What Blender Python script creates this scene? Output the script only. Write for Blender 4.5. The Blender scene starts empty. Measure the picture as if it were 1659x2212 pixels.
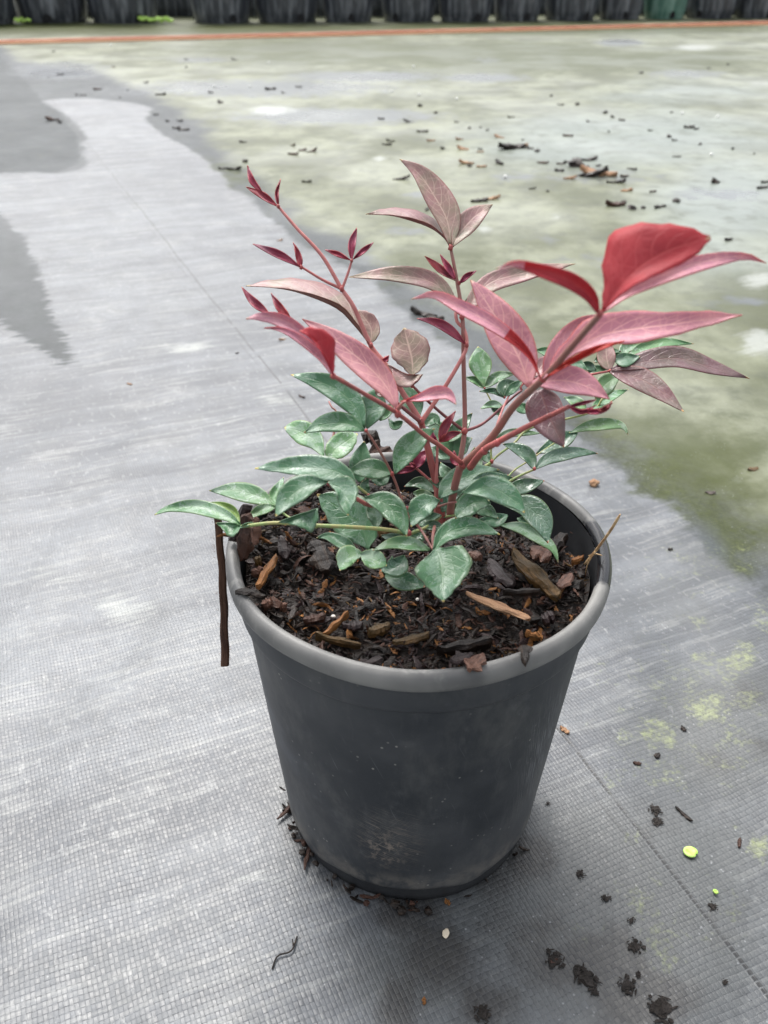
import bpy, bmesh, math, random
import numpy as np
from mathutils import Vector, Matrix, noise as mnoise
R_ = math.radians
random.seed(7)
scene = bpy.context.scene
# ------------------------------------------------------------------ camera
FPX, CX, CY = 1863.0, 829.5, 1106.0            # focal length and centre for a 1659 x 2212 reading of the photo
CAM = np.array([0.0, -0.306, 0.378])
PITCH, YAW, ROLL = 0.5750, -0.0473, 0.0052
fw = np.array([math.sin(YAW)*math.cos(PITCH), math.cos(YAW)*math.cos(PITCH), -math.sin(PITCH)])
rt = np.cross(fw, [0, 0, 1]); rt /= np.linalg.norm(rt); up = np.cross(rt, fw)
rt, up = rt*math.cos(ROLL)+up*math.sin(ROLL), -rt*math.sin(ROLL)+up*math.cos(ROLL)
cam_d = bpy.data.cameras.new('camera'); cam_o = bpy.data.objects.new('camera', cam_d)
scene.collection.objects.link(cam_o); scene.camera = cam_o
M = Matrix(((rt[0], up[0], -fw[0], CAM[0]), (rt[1], up[1], -fw[1], CAM[1]), (rt[2], up[2], -fw[2], CAM[2]), (0, 0, 0, 1)))
cam_o.matrix_world = M
cam_d.sensor_fit = 'HORIZONTAL'; cam_d.sensor_width = 36; cam_d.lens = 36*FPX/1659
cam_d.clip_start = 0.01; cam_d.clip_end = 1000
cam_d.dof.use_dof = True; cam_d.dof.focus_distance = 0.385; cam_d.dof.aperture_fstop = 22
# ------------------------------------------------------------------ sky, sun, exposure
SUN_EL, SUN_AZ = R_(58), R_(-25)               # azimuth measured from +Y (behind the pot) towards +X
w = bpy.data.worlds.new('World'); scene.world = w; w.use_nodes = True
nt = w.node_tree; bg = nt.nodes['Background']
sky = nt.nodes.new('ShaderNodeTexSky'); sky.sky_type = 'NISHITA'; sky.sun_disc = False
sky.sun_elevation = SUN_EL; sky.sun_rotation = SUN_AZ; sky.air_density = 1.0; sky.dust_density = 4.0; sky.ozone_density = 1.0
hs = nt.nodes.new('ShaderNodeHueSaturation'); hs.inputs['Saturation'].default_value = 0.22     # cloud cover greys the sky
nt.links.new(sky.outputs[0], hs.inputs['Color']); nt.links.new(hs.outputs[0], bg.inputs[0])
bg.inputs[1].default_value = 0.15
sl = bpy.data.lights.new('sun', 'SUN'); so = bpy.data.objects.new('sun', sl); scene.collection.objects.link(so)
sl.energy = 1.3; sl.angle = R_(24); sl.color = (1.0, 0.97, 0.93)
sd = Vector((math.sin(SUN_AZ)*math.cos(SUN_EL), math.cos(SUN_AZ)*math.cos(SUN_EL), math.sin(SUN_EL)))
so.rotation_euler = sd.to_track_quat('Z', 'Y').to_euler()
vs = scene.view_settings
vs.view_transform = 'Standard'; vs.look = 'None'; vs.gamma = 1; vs.use_curve_mapping = False; vs.exposure = 1.08

# ------------------------------------------------------------------ helpers
def ray(x, y): return fw + rt*(x-CX)/FPX - up*(y-CY)/FPX
def gnd(x, y, z=0.0):
    v = ray(x, y); t = (z-CAM[2])/v[2]; return CAM+t*v
def at(x, y, Y):
    v = ray(x, y); t = (Y-CAM[1])/v[1]; return CAM+t*v
# readings were taken in enlarged crops of the photo: (scale, x offset, y offset) back to the 1659 x 2212 reading
CROP = {'A': (.2451, 474.4, 311.7), 'B': (.2451, 745.5, 311.7), 'C': (.3873, 1016.5, 440.5), 'D': (.3064, 508.3, 609.9),
        'E': (.3268, 325.3, 881.0), 'G': (.3676, 745.5, 881.0), 'F': (.469, 881.0, 1694.0), 'H': (.5098, 813.2, 67.8),
        'L': (.4085, 0.0, 67.8), 'K': (.3370, 1152.1, 948.8), 'N': (.3268, 813.2, 1084.3), 'I': (.286, 406.6, 1084.3),
        'J': (.4494, 542.1, 1558.7), 'O': (.4902, 0.0, 1694.2), 'Z': (1, 0, 0)}
def cr(c, p): s, ox, oy = CROP[c]; return (p[0]*s+ox, p[1]*s+oy)
def link(o): scene.collection.objects.link(o); return o
def obj(name, mesh, mat=None, parent=None, smooth=True):
    o = bpy.data.objects.new(name, mesh); link(o)
    if mat:
        for m in (mat if isinstance(mat, (list, tuple)) else [mat]): mesh.materials.append(m)
    if parent: o.parent = parent
    if smooth and len(mesh.polygons): mesh.polygons.foreach_set('use_smooth', [True]*len(mesh.polygons))
    return o
def tag(o, label=None, cat=None, group=None, kind=None):
    if label: o['label'] = label
    if cat: o['category'] = cat
    if group: o['group'] = group
    if kind: o['kind'] = kind
    return o
def empty(name, loc):
    o = bpy.data.objects.new(name, None); o.empty_display_size = .02; o.location = loc; link(o); return o
def mesh(name, V, F):
    m = bpy.data.meshes.new(name); m.from_pydata([tuple(v) for v in V], [], F); m.update(); return m
def catmull(P, n):
    P = [np.array(p, float) for p in P]
    if len(P) == 2: return [P[0]*(1-t)+P[1]*t for t in np.linspace(0, 1, n)]
    Q = [2*P[0]-P[1]]+P+[2*P[-1]-P[-2]]
    d = [0.0]
    for a, b in zip(P, P[1:]): d.append(d[-1]+np.linalg.norm((b-a)[:2])+1e-9)
    out = []
    for s in np.linspace(0, d[-1], n):
        i = 0
        while i < len(P)-2 and s > d[i+1]: i += 1
        t = (s-d[i])/(d[i+1]-d[i])
        p0, p1, p2, p3 = Q[i:i+4]
        out.append(.5*((2*p1)+(p2-p0)*t+(2*p0-5*p1+4*p2-p3)*t*t+(3*p1-p0-3*p2+p3)*t**3))
    return out
def tube_geo(pts, rad, ns=8, V=None, F=None):
    V = [] if V is None else V; F = [] if F is None else F
    b0 = len(V); n = len(pts); pts = [Vector(p) for p in pts]; ref = None
    for i, p in enumerate(pts):
        d = (pts[min(i+1, n-1)]-pts[max(i-1, 0)]).normalized()
        if ref is None: ref = d.orthogonal().normalized()
        ref = (ref-d*ref.dot(d)).normalized(); b = d.cross(ref)
        for k in range(ns):
            a = 2*math.pi*k/ns; V.append(p+(ref*math.cos(a)+b*math.sin(a))*rad[i])
    for i in range(n-1):
        for k in range(ns):
            F.append((b0+i*ns+k, b0+i*ns+(k+1) % ns, b0+(i+1)*ns+(k+1) % ns, b0+(i+1)*ns+k))
    F.append(tuple(b0+k for k in reversed(range(ns)))); F.append(tuple(b0+(n-1)*ns+k for k in range(ns)))
    return V, F
def lathe(prof, seg=96, fn=None, close=False):
    V = []; F = []
    for (r, z) in prof:
        for k in range(seg):
            a = 2*math.pi*k/seg
            rr, zz = (r, z) if fn is None else fn(r, z, a)
            V.append((rr*math.cos(a), rr*math.sin(a), zz))
    for i in range(len(prof)-1):
        for k in range(seg):
            F.append((i*seg+k, i*seg+(k+1) % seg, (i+1)*seg+(k+1) % seg, (i+1)*seg+k))
    return V, F

# ------------------------------------------------------------------ node building
class NT:
    def __init__(s, mat): s.t = mat.node_tree; s.n = s.t.nodes
    def new(s, t, **k):
        n = s.n.new(t)
        for a, b in k.items(): setattr(n, a, b)
        return n
    def put(s, sock, v):
        if hasattr(v, 'is_linked') or isinstance(v, bpy.types.NodeSocket): s.t.links.new(v, sock)
        else:
            try: sock.default_value = v
            except Exception: sock.default_value = (v, v, v, 1) if not hasattr(v, '__len__') else (tuple(v)+(1,))[:len(sock.default_value)]
    def m(s, op, a, b=0.0, c=0.0, clamp=False):
        n = s.new('ShaderNodeMath', operation=op, use_clamp=clamp)
        s.put(n.inputs[0], a); s.put(n.inputs[1], b); s.put(n.inputs[2], c); return n.outputs[0]
    def mix(s, f, a, b, blend='MIX'):
        n = s.new('ShaderNodeMix', data_type='RGBA', blend_type=blend)
        s.put(n.inputs[0], f)
        for i, v in ((6, a), (7, b)):
            if isinstance(v, (tuple, list)): v = tuple(v)[:3]+(1,)
            s.put(n.inputs[i], v)
        return n.outputs[2]
    def ss(s, v, a, b):
        n = s.new('ShaderNodeMapRange', interpolation_type='SMOOTHSTEP')
        s.put(n.inputs[0], v); n.inputs[1].default_value = a; n.inputs[2].default_value = b; return n.outputs[0]
    def noise(s, vec, scale, detail=3, rough=.55, dim='3D', dist=0.0):
        n = s.new('ShaderNodeTexNoise', noise_dimensions=dim)
        if vec is not None: s.put(n.inputs['Vector'], vec)
        n.inputs['Scale'].default_value = scale; n.inputs['Detail'].default_value = detail
        n.inputs['Roughness'].default_value = rough; n.inputs['Distortion'].default_value = dist; return n.outputs[0]
    def vmul(s, vec, t):
        n = s.new('ShaderNodeVectorMath', operation='MULTIPLY'); s.put(n.inputs[0], vec); n.inputs[1].default_value = t; return n.outputs[0]
    def attr(s, name):
        n = s.new('ShaderNodeAttribute'); n.attribute_name = name; return n
    def bump(s, h, strength, dist, normal=None):
        n = s.new('ShaderNodeBump'); s.put(n.inputs['Height'], h); n.inputs['Strength'].default_value = strength; n.inputs['Distance'].default_value = dist
        if normal is not None: s.put(n.inputs['Normal'], normal)
        return n.outputs[0]
def newmat(name):
    m = bpy.data.materials.new(name); m.use_nodes = True; k = NT(m); return m, k, k.n['Principled BSDF']
def setp(k, b, **kw):
    names = dict(col='Base Color', rough='Roughness', spec='Specular IOR Level', nor='Normal', metal='Metallic', trans='Transmission Weight', coat='Coat Weight', coatr='Coat Roughness', sheen='Sheen Weight')
    for a, v in kw.items():
        if a == 'col' and isinstance(v, (tuple, list)): v = tuple(v)[:3]+(1,)
        k.put(b.inputs[names[a]], v)

# ------------------------------------------------------------------ ground cloth
def polyL(L): return [cr('L', p) for p in L]
W1 = [(-260, 121)]+polyL([(0, 130), (130, 260), (230, 370), (350, 440), (420, 500), (470, 570), (410, 600), (480, 620), (430, 650), (480, 690), (430, 730), (300, 750), (100, 740), (0, 755)])+[(-260, 380)]
W2 = [(-200, 400)]+polyL([(0, 960), (60, 1030), (130, 1080), (150, 1150), (180, 1200), (210, 1260), (220, 1320), (250, 1400), (270, 1500), (330, 1570), (360, 1650), (400, 1750), (330, 1775), (270, 1760), (290, 1730), (230, 1680), (150, 1650), (60, 1580), (0, 1540)])+[(-200, 650)]
DRY = polyL([(-900, 740), (-40, 752), (300, 748), (440, 690), (430, 560), (330, 430), (225, 372), (290, 357), (500, 355), (700, 380), (800, 402), (760, 470), (860, 550), (960, 600), (1100, 690), (1110, 720), (1190, 780), (1200, 830), (1310, 870), (1400, 980), (1500, 1050), (1530, 1100), (1659, 1160)]) + \
    [(800, 605), (870, 680), (960, 740), (1080, 830), (1180, 900), (1260, 965), (1297, 996), (1340, 1030), (1361, 1060), (1438, 1090), (1462, 1117), (1489, 1151), (1560, 1212), (1624, 1259), (1659, 1289), (2100, 1600), (2300, 2600), (830, 2900), (-900, 2600), (-1200, 1200)]
ALG = polyL([(-300, 60), (0, 75), (60, 150), (230, 190), (480, 210), (600, 260), (740, 320), (900, 400), (1040, 490), (1100, 540), (1150, 640), (1280, 720), (1400, 850), (1500, 930), (1600, 1030)]) + \
    [(740, 520), (840, 590), (900, 640), (1050, 720), (1200, 800), (1350, 960), (1420, 1010), (1520, 1080), (1600, 1130), (1720, 1200), (2600, 1500), (2600, 40), (829, 5), (-600, 0)]
def sdf(poly, X, Y):
    """signed distance (positive inside) to a polygon given on the ground"""
    P = np.array([gnd(*p)[:2] for p in poly]); Q = np.roll(P, -1, 0)
    best = np.full(X.shape, 1e9); ins = np.zeros(X.shape, bool)
    for (ax, ay), (bx, by) in zip(P, Q):
        ex, ey = bx-ax, by-ay; t = np.clip(((X-ax)*ex+(Y-ay)*ey)/(ex*ex+ey*ey+1e-12), 0, 1)
        best = np.minimum(best, (X-ax-t*ex)**2+(Y-ay-t*ey)**2)
        c = ((ay > Y) != (by > Y)) & (X < (bx-ax)*(Y-ay)/(by-ay+1e-12)+ax); ins ^= c
    d = np.sqrt(best); return np.where(ins, d, -d)
def blobs(lst, X, Y):
    out = np.zeros(X.shape)
    for (x, y, rx, ry, a) in lst:          # read off the photo, laid on the ground as ellipses
        c = gnd(x, y); ex = gnd(x+rx, y)-c; ey = gnd(x, y+ry)-c
        A = np.array([[ex[0], ey[0]], [ex[1], ey[1]]]); I = np.linalg.inv(A)
        u = I[0, 0]*(X-c[0])+I[0, 1]*(Y-c[1]); v = I[1, 0]*(X-c[0])+I[1, 1]*(Y-c[1])
        out = np.maximum(out, a*np.clip(1.3-np.sqrt(u*u+v*v), 0, 1))
    return out
MOSS = [(1500, 1500, 260, 170, .62), (1440, 1650, 200, 80, .6), (1450, 1980, 220, 160, .5), (1500, 1230, 160, 90, .5), (1600, 1420, 60, 40, 1), (1655, 1330, 50, 60, .9), (1530, 1520, 60, 30, .95), (1420, 1580, 90, 30, .9), (1360, 1590, 40, 15, .7), (1560, 1480, 80, 30, .8), (1600, 1590, 60, 40, .9), (1290, 1480, 50, 60, .45),
        (1500, 1410, 25, 20, .8), (1540, 1270, 14, 14, .9), (1470, 1120, 25, 14, .9), (1360, 930, 60, 30, .3), (1380, 1930, 40, 25, .85), (1370, 1800, 25, 12, .8), (1640, 1830, 40, 60, .85), (1585, 1785, 12, 14, 1), (1320, 1700, 30, 15, .5),
        (1420, 1230, 60, 40, .5), (1600, 1190, 40, 30, .6), (1250, 1970, 12, 10, .7), (1430, 2085, 22, 18, .7), (1250, 2170, 20, 10, .6), (1340, 1960, 30, 30, .5), (1630, 1700, 30, 20, .6), (1500, 1340, 50, 25, .5), (1640, 1500, 40, 30, .8)]
PALE = [(590, 238, 62, 13, 1), (1500, 102, 55, 8, 1), (1640, 740, 60, 34, 1), (1640, 605, 50, 22, .9), (820, 342, 18, 7, .9), (1640, 180, 40, 10, .6), (1045, 490, 22, 12, .9), (1200, 470, 14, 7, .7), (1600, 1030, 40, 14, .4),
        (250, 1310, 90, 40, .7), (590, 860, 60, 25, .55), (400, 750, 90, 18, .5), (620, 2010-20, 120, 16, .3), (60, 1480, 60, 30, .3), (560, 1900, 130, 14, .45), (90, 1410, 60, 20, .4), (480, 910, 80, 20, .4), (120, 1240, 80, 25, .3)]
OLIVE = [(1500, 1000, 240, 180, .5), (1600, 1150, 120, 90, .45), (1250, 750, 200, 90, .35), (700, 110, 420, 40, .8), (1100, 120, 260, 45, 1.0), (1400, 130, 300, 30, .8), (60, 62, 300, 14, .9), (500, 66, 500, 12, 1), (1200, 62, 500, 14, 1), (900, 160, 120, 20, .7), (480, 380, 120, 60, .35), (1500, 1020, 160, 120, .5), (1350, 920, 120, 60, .5), (960, 550, 160, 110, .3)]
GREY = [(560, 190, 330, 26, .8), (130, 150, 120, 26, .8), (780, 165, 200, 14, .9), (1040, 168, 120, 12, .8), (730, 250, 260, 22, .9), (1340, 92, 60, 9, 1), (1480, 160, 120, 14, .6), (1560, 420, 140, 20, .6), (1600, 650, 160, 16, .5), (1050, 130, 50, 8, .5), (900, 420, 40, 10, .6), (880, 500, 60, 12, .6),
        (1500, 1180, 90, 60, .6), (1300, 380, 160, 24, .5), (1120, 380, 100, 16, .5), (1350, 560, 200, 30, .4), (800, 560, 60, 30, .5), (1180, 520, 60, 14, .4), (430, 130, 90, 8, .6)]
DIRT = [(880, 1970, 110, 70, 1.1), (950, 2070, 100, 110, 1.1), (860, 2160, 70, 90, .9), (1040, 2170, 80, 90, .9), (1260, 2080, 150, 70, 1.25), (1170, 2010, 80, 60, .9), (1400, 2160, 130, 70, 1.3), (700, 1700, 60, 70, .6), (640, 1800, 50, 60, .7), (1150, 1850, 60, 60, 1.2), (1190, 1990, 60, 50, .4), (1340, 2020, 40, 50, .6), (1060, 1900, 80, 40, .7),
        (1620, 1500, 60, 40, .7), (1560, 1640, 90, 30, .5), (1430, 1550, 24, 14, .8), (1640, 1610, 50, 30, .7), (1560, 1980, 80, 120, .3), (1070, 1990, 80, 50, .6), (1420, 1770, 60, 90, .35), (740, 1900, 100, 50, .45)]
rows = [-1.2]; s = .006
while rows[-1] < 9: rows.append(rows[-1]+.0055+.011*max(0, rows[-1]+.35))
rows = np.array([-40, -10, -4, -2]+rows+[10, 12, 16, 24, 40, 80, 160, 300]) if False else np.concatenate([[-40, -10, -4, -2], rows, [10, 12, 16, 24, 40, 80, 160, 300]])
uc = np.linspace(-1, 1, 320); 
GX, GY = [], []
for y in rows:
    hw = .42+.78*max(0, min(y, 9)+.35)
    GX.append(np.concatenate([[-300, -60, -15, -hw-3], uc*hw, [hw+3, 15+hw, 60, 300]])); GY.append(np.full(328, y))
GX = np.array(GX); GY = np.array(GY); nr, nc = GX.shape
# slow ripples in the cloth, flat under the pot
def ripple(X, Y):
    r = np.sqrt(X*X+Y*Y); k = np.clip((r-.075)/.08, 0, 1)
    a = .894*X+.447*Y; b = .447*X-.894*Y
    return k*(.0012*np.sin(a*23+1.3*np.sin(b*7))*np.sin(b*9+.6)+.0009*np.sin(a*60+b*31+np.sin(b*40)))-.0002
GZ = ripple(GX, GY)*np.exp(-np.maximum(0, GY)/4)
def gz(x, y): return float(ripple(np.array(x), np.array(y)))*math.exp(-max(0, y)/4)
idx = np.arange(nr*nc).reshape(nr, nc)
gm = bpy.data.meshes.new('ground')
gm.from_pydata(np.stack([GX.ravel(), GY.ravel(), GZ.ravel()], 1).tolist(), [], np.stack([idx[:-1, :-1].ravel(), idx[:-1, 1:].ravel(), idx[1:, 1:].ravel(), idx[1:, :-1].ravel()], 1).tolist())
def put_attr(me, name, arr):
    a = me.attributes.new(name, 'FLOAT', 'POINT'); a.data.foreach_set('value', np.asarray(arr, dtype=np.float32).ravel())
xf, yf = GX.ravel(), GY.ravel()
put_attr(gm, 'pool', np.clip(np.maximum(sdf(W1, xf, yf), sdf(W2, xf, yf)), -1, 1))
put_attr(gm, 'wet', np.clip(-sdf(DRY, xf, yf), -1, 1))
put_attr(gm, 'algae', np.clip(sdf(ALG, xf, yf), -1, 1))
DARKER = [(1330, 1950, 480, 420, .9), (1560, 1560, 260, 260, .8), (1560, 1200, 160, 90, .6), (640, 1750, 130, 170, .5), (900, 2100, 260, 200, .7), (1450, 1300, 200, 130, .35), (300, 2100, 500, 160, .25), (60, 640, 120, 200, .3), (420, 640, 140, 90, .25)]  # broad soft areas where the cloth colour goes darker
SKY_SHEEN = [(1350, 290, 380, 110, .9), (1560, 420, 220, 200, .8), (1150, 330, 220, 80, .5), (1500, 200, 300, 50, .6)]  # pale bluish sky reflection on the wet ground, painted into its colour
for n_, l_ in (('sky_sheen', SKY_SHEEN), ('darker', DARKER), ('moss', MOSS), ('pale', PALE), ('olive', OLIVE), ('grey', GREY), ('dirt', DIRT)): put_attr(gm, n_, blobs(l_, xf, yf))
gmat, k, b = newmat('ground_cloth')
geo = k.new('ShaderNodeNewGeometry'); pos = geo.outputs['Position']
sep = k.new('ShaderNodeSeparateXYZ'); k.put(sep.inputs[0], pos); X, Y = sep.outputs[0], sep.outputs[1]
wob = k.m('MULTIPLY', k.m('SUBTRACT', k.noise(pos, 9, 2), .5), .006)
u = k.m('ADD', k.m('ADD', k.m('MULTIPLY', X, .8944), k.m('MULTIPLY', Y, .4472)), wob)
wob2 = k.m('MULTIPLY', k.m('SUBTRACT', k.noise(pos, 13, 2), .5), .008)
v = k.m('ADD', k.m('SUBTRACT', k.m('MULTIPLY', X, .4472), k.m('MULTIPLY', Y, .8944)), wob2)
U = k.m('DIVIDE', u, .0021); V_ = k.m('DIVIDE', v, .0028)
fu, fv = k.m('FRACT', U), k.m('FRACT', V_)
par = k.m('FLOORED_MODULO', k.m('ADD', k.m('FLOOR', U), k.m('FLOOR', V_)), 2)
eu = k.m('ABSOLUTE', k.m('SUBTRACT', fu, .5)); ev = k.m('ABSOLUTE', k.m('SUBTRACT', fv, .5))
# warp on top: tape runs along v, its sides are at eu; weft on top: sides at ev
side = k.m('ADD', k.m('MULTIPLY', eu, k.m('SUBTRACT', 1, par)), k.m('MULTIPLY', ev, par))
along = k.m('ADD', k.m('MULTIPLY', ev, k.m('SUBTRACT', 1, par)), k.m('MULTIPLY', eu, par))
uvn_ = k.new('ShaderNodeCombineXYZ'); k.put(uvn_.inputs[0], u); k.put(uvn_.inputs[1], v); uvv_ = uvn_.outputs[0]
gapn = k.noise(pos, 170, 2); coarse = k.noise(pos, 14, 3)
gapp = k.noise(k.vmul(uvv_, (1, .25, 1)), 26, 4, .7)
gap = k.m('MULTIPLY', k.m('MULTIPLY', k.ss(side, .38, .5), k.ss(k.m('ADD', k.m('MULTIPLY', gapn, .5), k.m('MULTIPLY', gapp, .5)), .44, .60)), k.m('ADD', .45, k.m('MULTIPLY', par, .75)))
hole = k.m('MULTIPLY', k.ss(k.m('ADD', side, along), .70, .86), k.ss(k.m('ADD', k.m('MULTIPLY', gapn, .5), k.m('MULTIPLY', coarse, .6)), .5, .66))
height = k.m('SUBTRACT', k.m('MULTIPLY', k.m('COSINE', k.m('MULTIPLY', along, 3.1)), .6), k.m('MULTIPLY', k.ss(side, .3, .5), .7))
cell = k.new('ShaderNodeTexWhiteNoise', noise_dimensions='2D'); cv = k.new('ShaderNodeCombineXYZ')
k.put(cv.inputs[0], k.m('FLOOR', U)); k.put(cv.inputs[1], k.m('FLOOR', V_)); k.put(cell.inputs['Vector'], cv.outputs[0]); cellv = cell.outputs[0]
uvv = k.new('ShaderNodeCombineXYZ'); k.put(uvv.inputs[0], u); k.put(uvv.inputs[1], v)
streakA = k.noise(k.vmul(uvv.outputs[0], (1, 14, 1)), 2.6, 4, .6)        # streaks run along the weft
streakB = k.noise(k.vmul(uvv.outputs[0], (2.0, 30, 1)), 6, 4, .65)
mott = k.noise(pos, 3.2, 5, .6); mott2 = k.noise(pos, 24, 4, .65); fine = k.noise(pos, 420, 2, .6)
jag = k.noise(k.vmul(uvv.outputs[0], (1, 5, 1)), 22, 4, .7)
jg = k.m('MULTIPLY', k.m('SUBTRACT', jag, .5), .07)
pool = k.ss(k.m('ADD', k.attr('pool').outputs['Fac'], jg), -.002, .004)
jg2 = k.m('MULTIPLY', k.m('SUBTRACT', k.m('ADD', k.m('MULTIPLY', jag, .4), k.m('MULTIPLY', mott2, .6)), .5), .06)
wet = k.ss(k.m('ADD', k.attr('wet').outputs['Fac'], jg2), -.006, .010)
jg3 = k.m('MULTIPLY', k.m('SUBTRACT', k.noise(k.vmul(pos, (1, 1.0, 1)), 7, 5, .65), .5), .16)
algae = k.m('MULTIPLY', k.ss(k.m('ADD', k.attr('algae').outputs['Fac'], jg3), -.02, .05), wet)
dry = k.mix(k.ss(k.m('ADD', k.m('MULTIPLY', streakA, .5), k.m('MULTIPLY', mott, .5)), .40, .61), (.050, .056, .066), (.118, .128, .140))
dry = k.mix(k.m('MULTIPLY', k.ss(k.m('ADD', k.m('MULTIPLY', streakB, .6), k.m('MULTIPLY', k.noise(pos, 17, 5, .7), .4)), .49, .62), .6), dry, (.205, .211, .206))
dry = k.mix(k.m('MULTIPLY', k.ss(mott2, .48, .66), .45), dry, (.056, .062, .068))
spk = k.noise(k.vmul(uvv.outputs[0], (1, .45, 1)), 210, 3, .7)
dry = k.mix(k.m('MULTIPLY', k.ss(spk, .56, .72), .45), dry, (.30, .305, .30))
darkf = k.ss(k.m('ADD', k.attr('darker').outputs['Fac'], k.m('MULTIPLY', k.m('SUBTRACT', k.noise(pos, 10, 5, .65), .5), 1.1)), .05, .85)
dry = k.mix(k.m('MULTIPLY', darkf, .75), dry, (.064, .069, .067))
wetc = k.mix(k.ss(mott, .3, .7), (.060, .066, .068), (.095, .102, .104))
poolc = k.mix(k.ss(mott2, .3, .7), (.043, .050, .050), (.060, .065, .068))
algc = k.mix(k.ss(k.noise(k.vmul(pos, (1, .8, 1)), 5.5, 5, .62), .36, .66), (.072, .080, .036), (.200, .212, .142))
algc = k.mix(k.m('MULTIPLY', k.ss(k.m('ADD', k.attr('sky_sheen').outputs['Fac'], k.m('MULTIPLY', k.m('SUBTRACT', mott, .5), 1.2)), .1, .9), .75), algc, (.205, .235, .222))
algc = k.mix(k.m('MULTIPLY', k.ss(mott2, .45, .7), .45), algc, (.055, .060, .045))
col = k.mix(wet, dry, wetc); col = k.mix(algae, col, algc); col = k.mix(k.m('MULTIPLY', pool, k.m('SUBTRACT', 1, k.m('MULTIPLY', algae, 1))), col, poolc)
ol = k.m('MULTIPLY', k.ss(k.m('ADD', k.attr('olive').outputs['Fac'], k.m('MULTIPLY', k.m('SUBTRACT', mott2, .5), 1.2)), .0, .65), wet)
col = k.mix(k.m('MULTIPLY', ol, .9), col, (.042, .052, .005))
gr = k.m('MULTIPLY', k.ss(k.m('ADD', k.attr('grey').outputs['Fac'], k.m('MULTIPLY', k.m('SUBTRACT', mott2, .5), 1.3)), .2, .7), wet)
col = k.mix(k.m('MULTIPLY', gr, .75), col, (.052, .061, .072))
pl = k.ss(k.m('ADD', k.attr('pale').outputs['Fac'], k.m('MULTIPLY', k.m('SUBTRACT', k.m('ADD', k.m('MULTIPLY', mott2, .5), k.m('MULTIPLY', streakB, .5)), .5), 2.8)), .25, .95)
pl = k.m('MULTIPLY', pl, k.ss(k.attr('pale').outputs['Fac'], .02, .2))
col = k.mix(k.m('MULTIPLY', pl, .75), col, (.34, .355, .33))  # pale cloth patches and whitish puddle reflections, both painted as colour
weavev = k.m('ADD', k.m('ADD', k.m('MULTIPLY', cellv, .30), k.m('MULTIPLY', k.m('SUBTRACT', gapp, .5), .8)), .84)
wv = k.new('ShaderNodeCombineXYZ'); [k.put(wv.inputs[i], weavev) for i in range(3)]
col = k.mix(k.m('SUBTRACT', 1, k.m('MULTIPLY', algae, .75)), col, k.mix(1.0, col, wv.outputs[0], 'MULTIPLY'))
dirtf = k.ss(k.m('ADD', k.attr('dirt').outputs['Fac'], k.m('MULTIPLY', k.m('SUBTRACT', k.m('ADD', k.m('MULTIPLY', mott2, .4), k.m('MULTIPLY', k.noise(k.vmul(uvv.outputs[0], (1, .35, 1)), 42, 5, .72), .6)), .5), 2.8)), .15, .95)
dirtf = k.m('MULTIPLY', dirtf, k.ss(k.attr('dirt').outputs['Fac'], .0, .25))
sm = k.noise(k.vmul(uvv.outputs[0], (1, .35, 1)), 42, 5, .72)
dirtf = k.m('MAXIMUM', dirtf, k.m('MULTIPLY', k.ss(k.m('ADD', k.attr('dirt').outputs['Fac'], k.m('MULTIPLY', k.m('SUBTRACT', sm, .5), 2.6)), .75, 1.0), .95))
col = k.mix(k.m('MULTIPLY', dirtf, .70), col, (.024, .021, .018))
mo = k.ss(k.m('ADD', k.m('MULTIPLY', k.attr('moss').outputs['Fac'], .34), k.m('ADD', k.m('MULTIPLY', k.noise(pos, 48, 5, .75), .95), k.m('MULTIPLY', k.noise(pos, 330, 2), .5))), .90, 1.22)
mo = k.m('MULTIPLY', mo, k.ss(k.attr('moss').outputs['Fac'], .05, .3))
col = k.mix(k.m('MULTIPLY', mo, .75), col, k.mix(fine, (.15, .18, .055), (.30, .33, .17)))
# dark gaps between the tapes, denser over the dirt and the darker areas
gapk = k.m('MULTIPLY', k.m('ADD', k.m('MULTIPLY', gap, .35), k.m('MULTIPLY', hole, .75)), k.m('SUBTRACT', 1, k.m('MULTIPLY', algae, .9)), clamp=True)
gapd = k.m('MULTIPLY', k.m('MULTIPLY', par, k.ss(cellv, .25, .8)), k.m('MULTIPLY', k.m('MAXIMUM', k.m('POWER', dirtf, .7), k.m('MULTIPLY', k.attr('darker').outputs['Fac'], .45)), .65))
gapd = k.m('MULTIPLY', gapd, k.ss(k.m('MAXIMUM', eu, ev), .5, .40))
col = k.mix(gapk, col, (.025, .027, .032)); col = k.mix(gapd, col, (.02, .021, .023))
# slack yarn line: dark dashes where a warp tape was pulled aside
su = k.m('ABSOLUTE', k.m('SUBTRACT', u, .0985)); sline = k.m('MULTIPLY', k.m('MULTIPLY', k.m('SUBTRACT', 1, k.ss(su, .0009, .0013)), k.ss(ev, .5, .28)), k.ss(k.noise(uvv.outputs[0], 30, 2), .36, .48))
su2 = k.m('ABSOLUTE', k.m('SUBTRACT', u, .0905)); sl2 = k.m('MULTIPLY', k.m('SUBTRACT', 1, k.ss(su2, .0004, .0016)), k.ss(k.noise(uvv.outputs[0], 12, 3), .42, .6))
onlydry = k.m('SUBTRACT', 1, wet)
col = k.mix(k.m('MULTIPLY', k.m('MAXIMUM', sline, k.m('MULTIPLY', sl2, .4)), onlydry), col, (.012, .013, .014))
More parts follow.
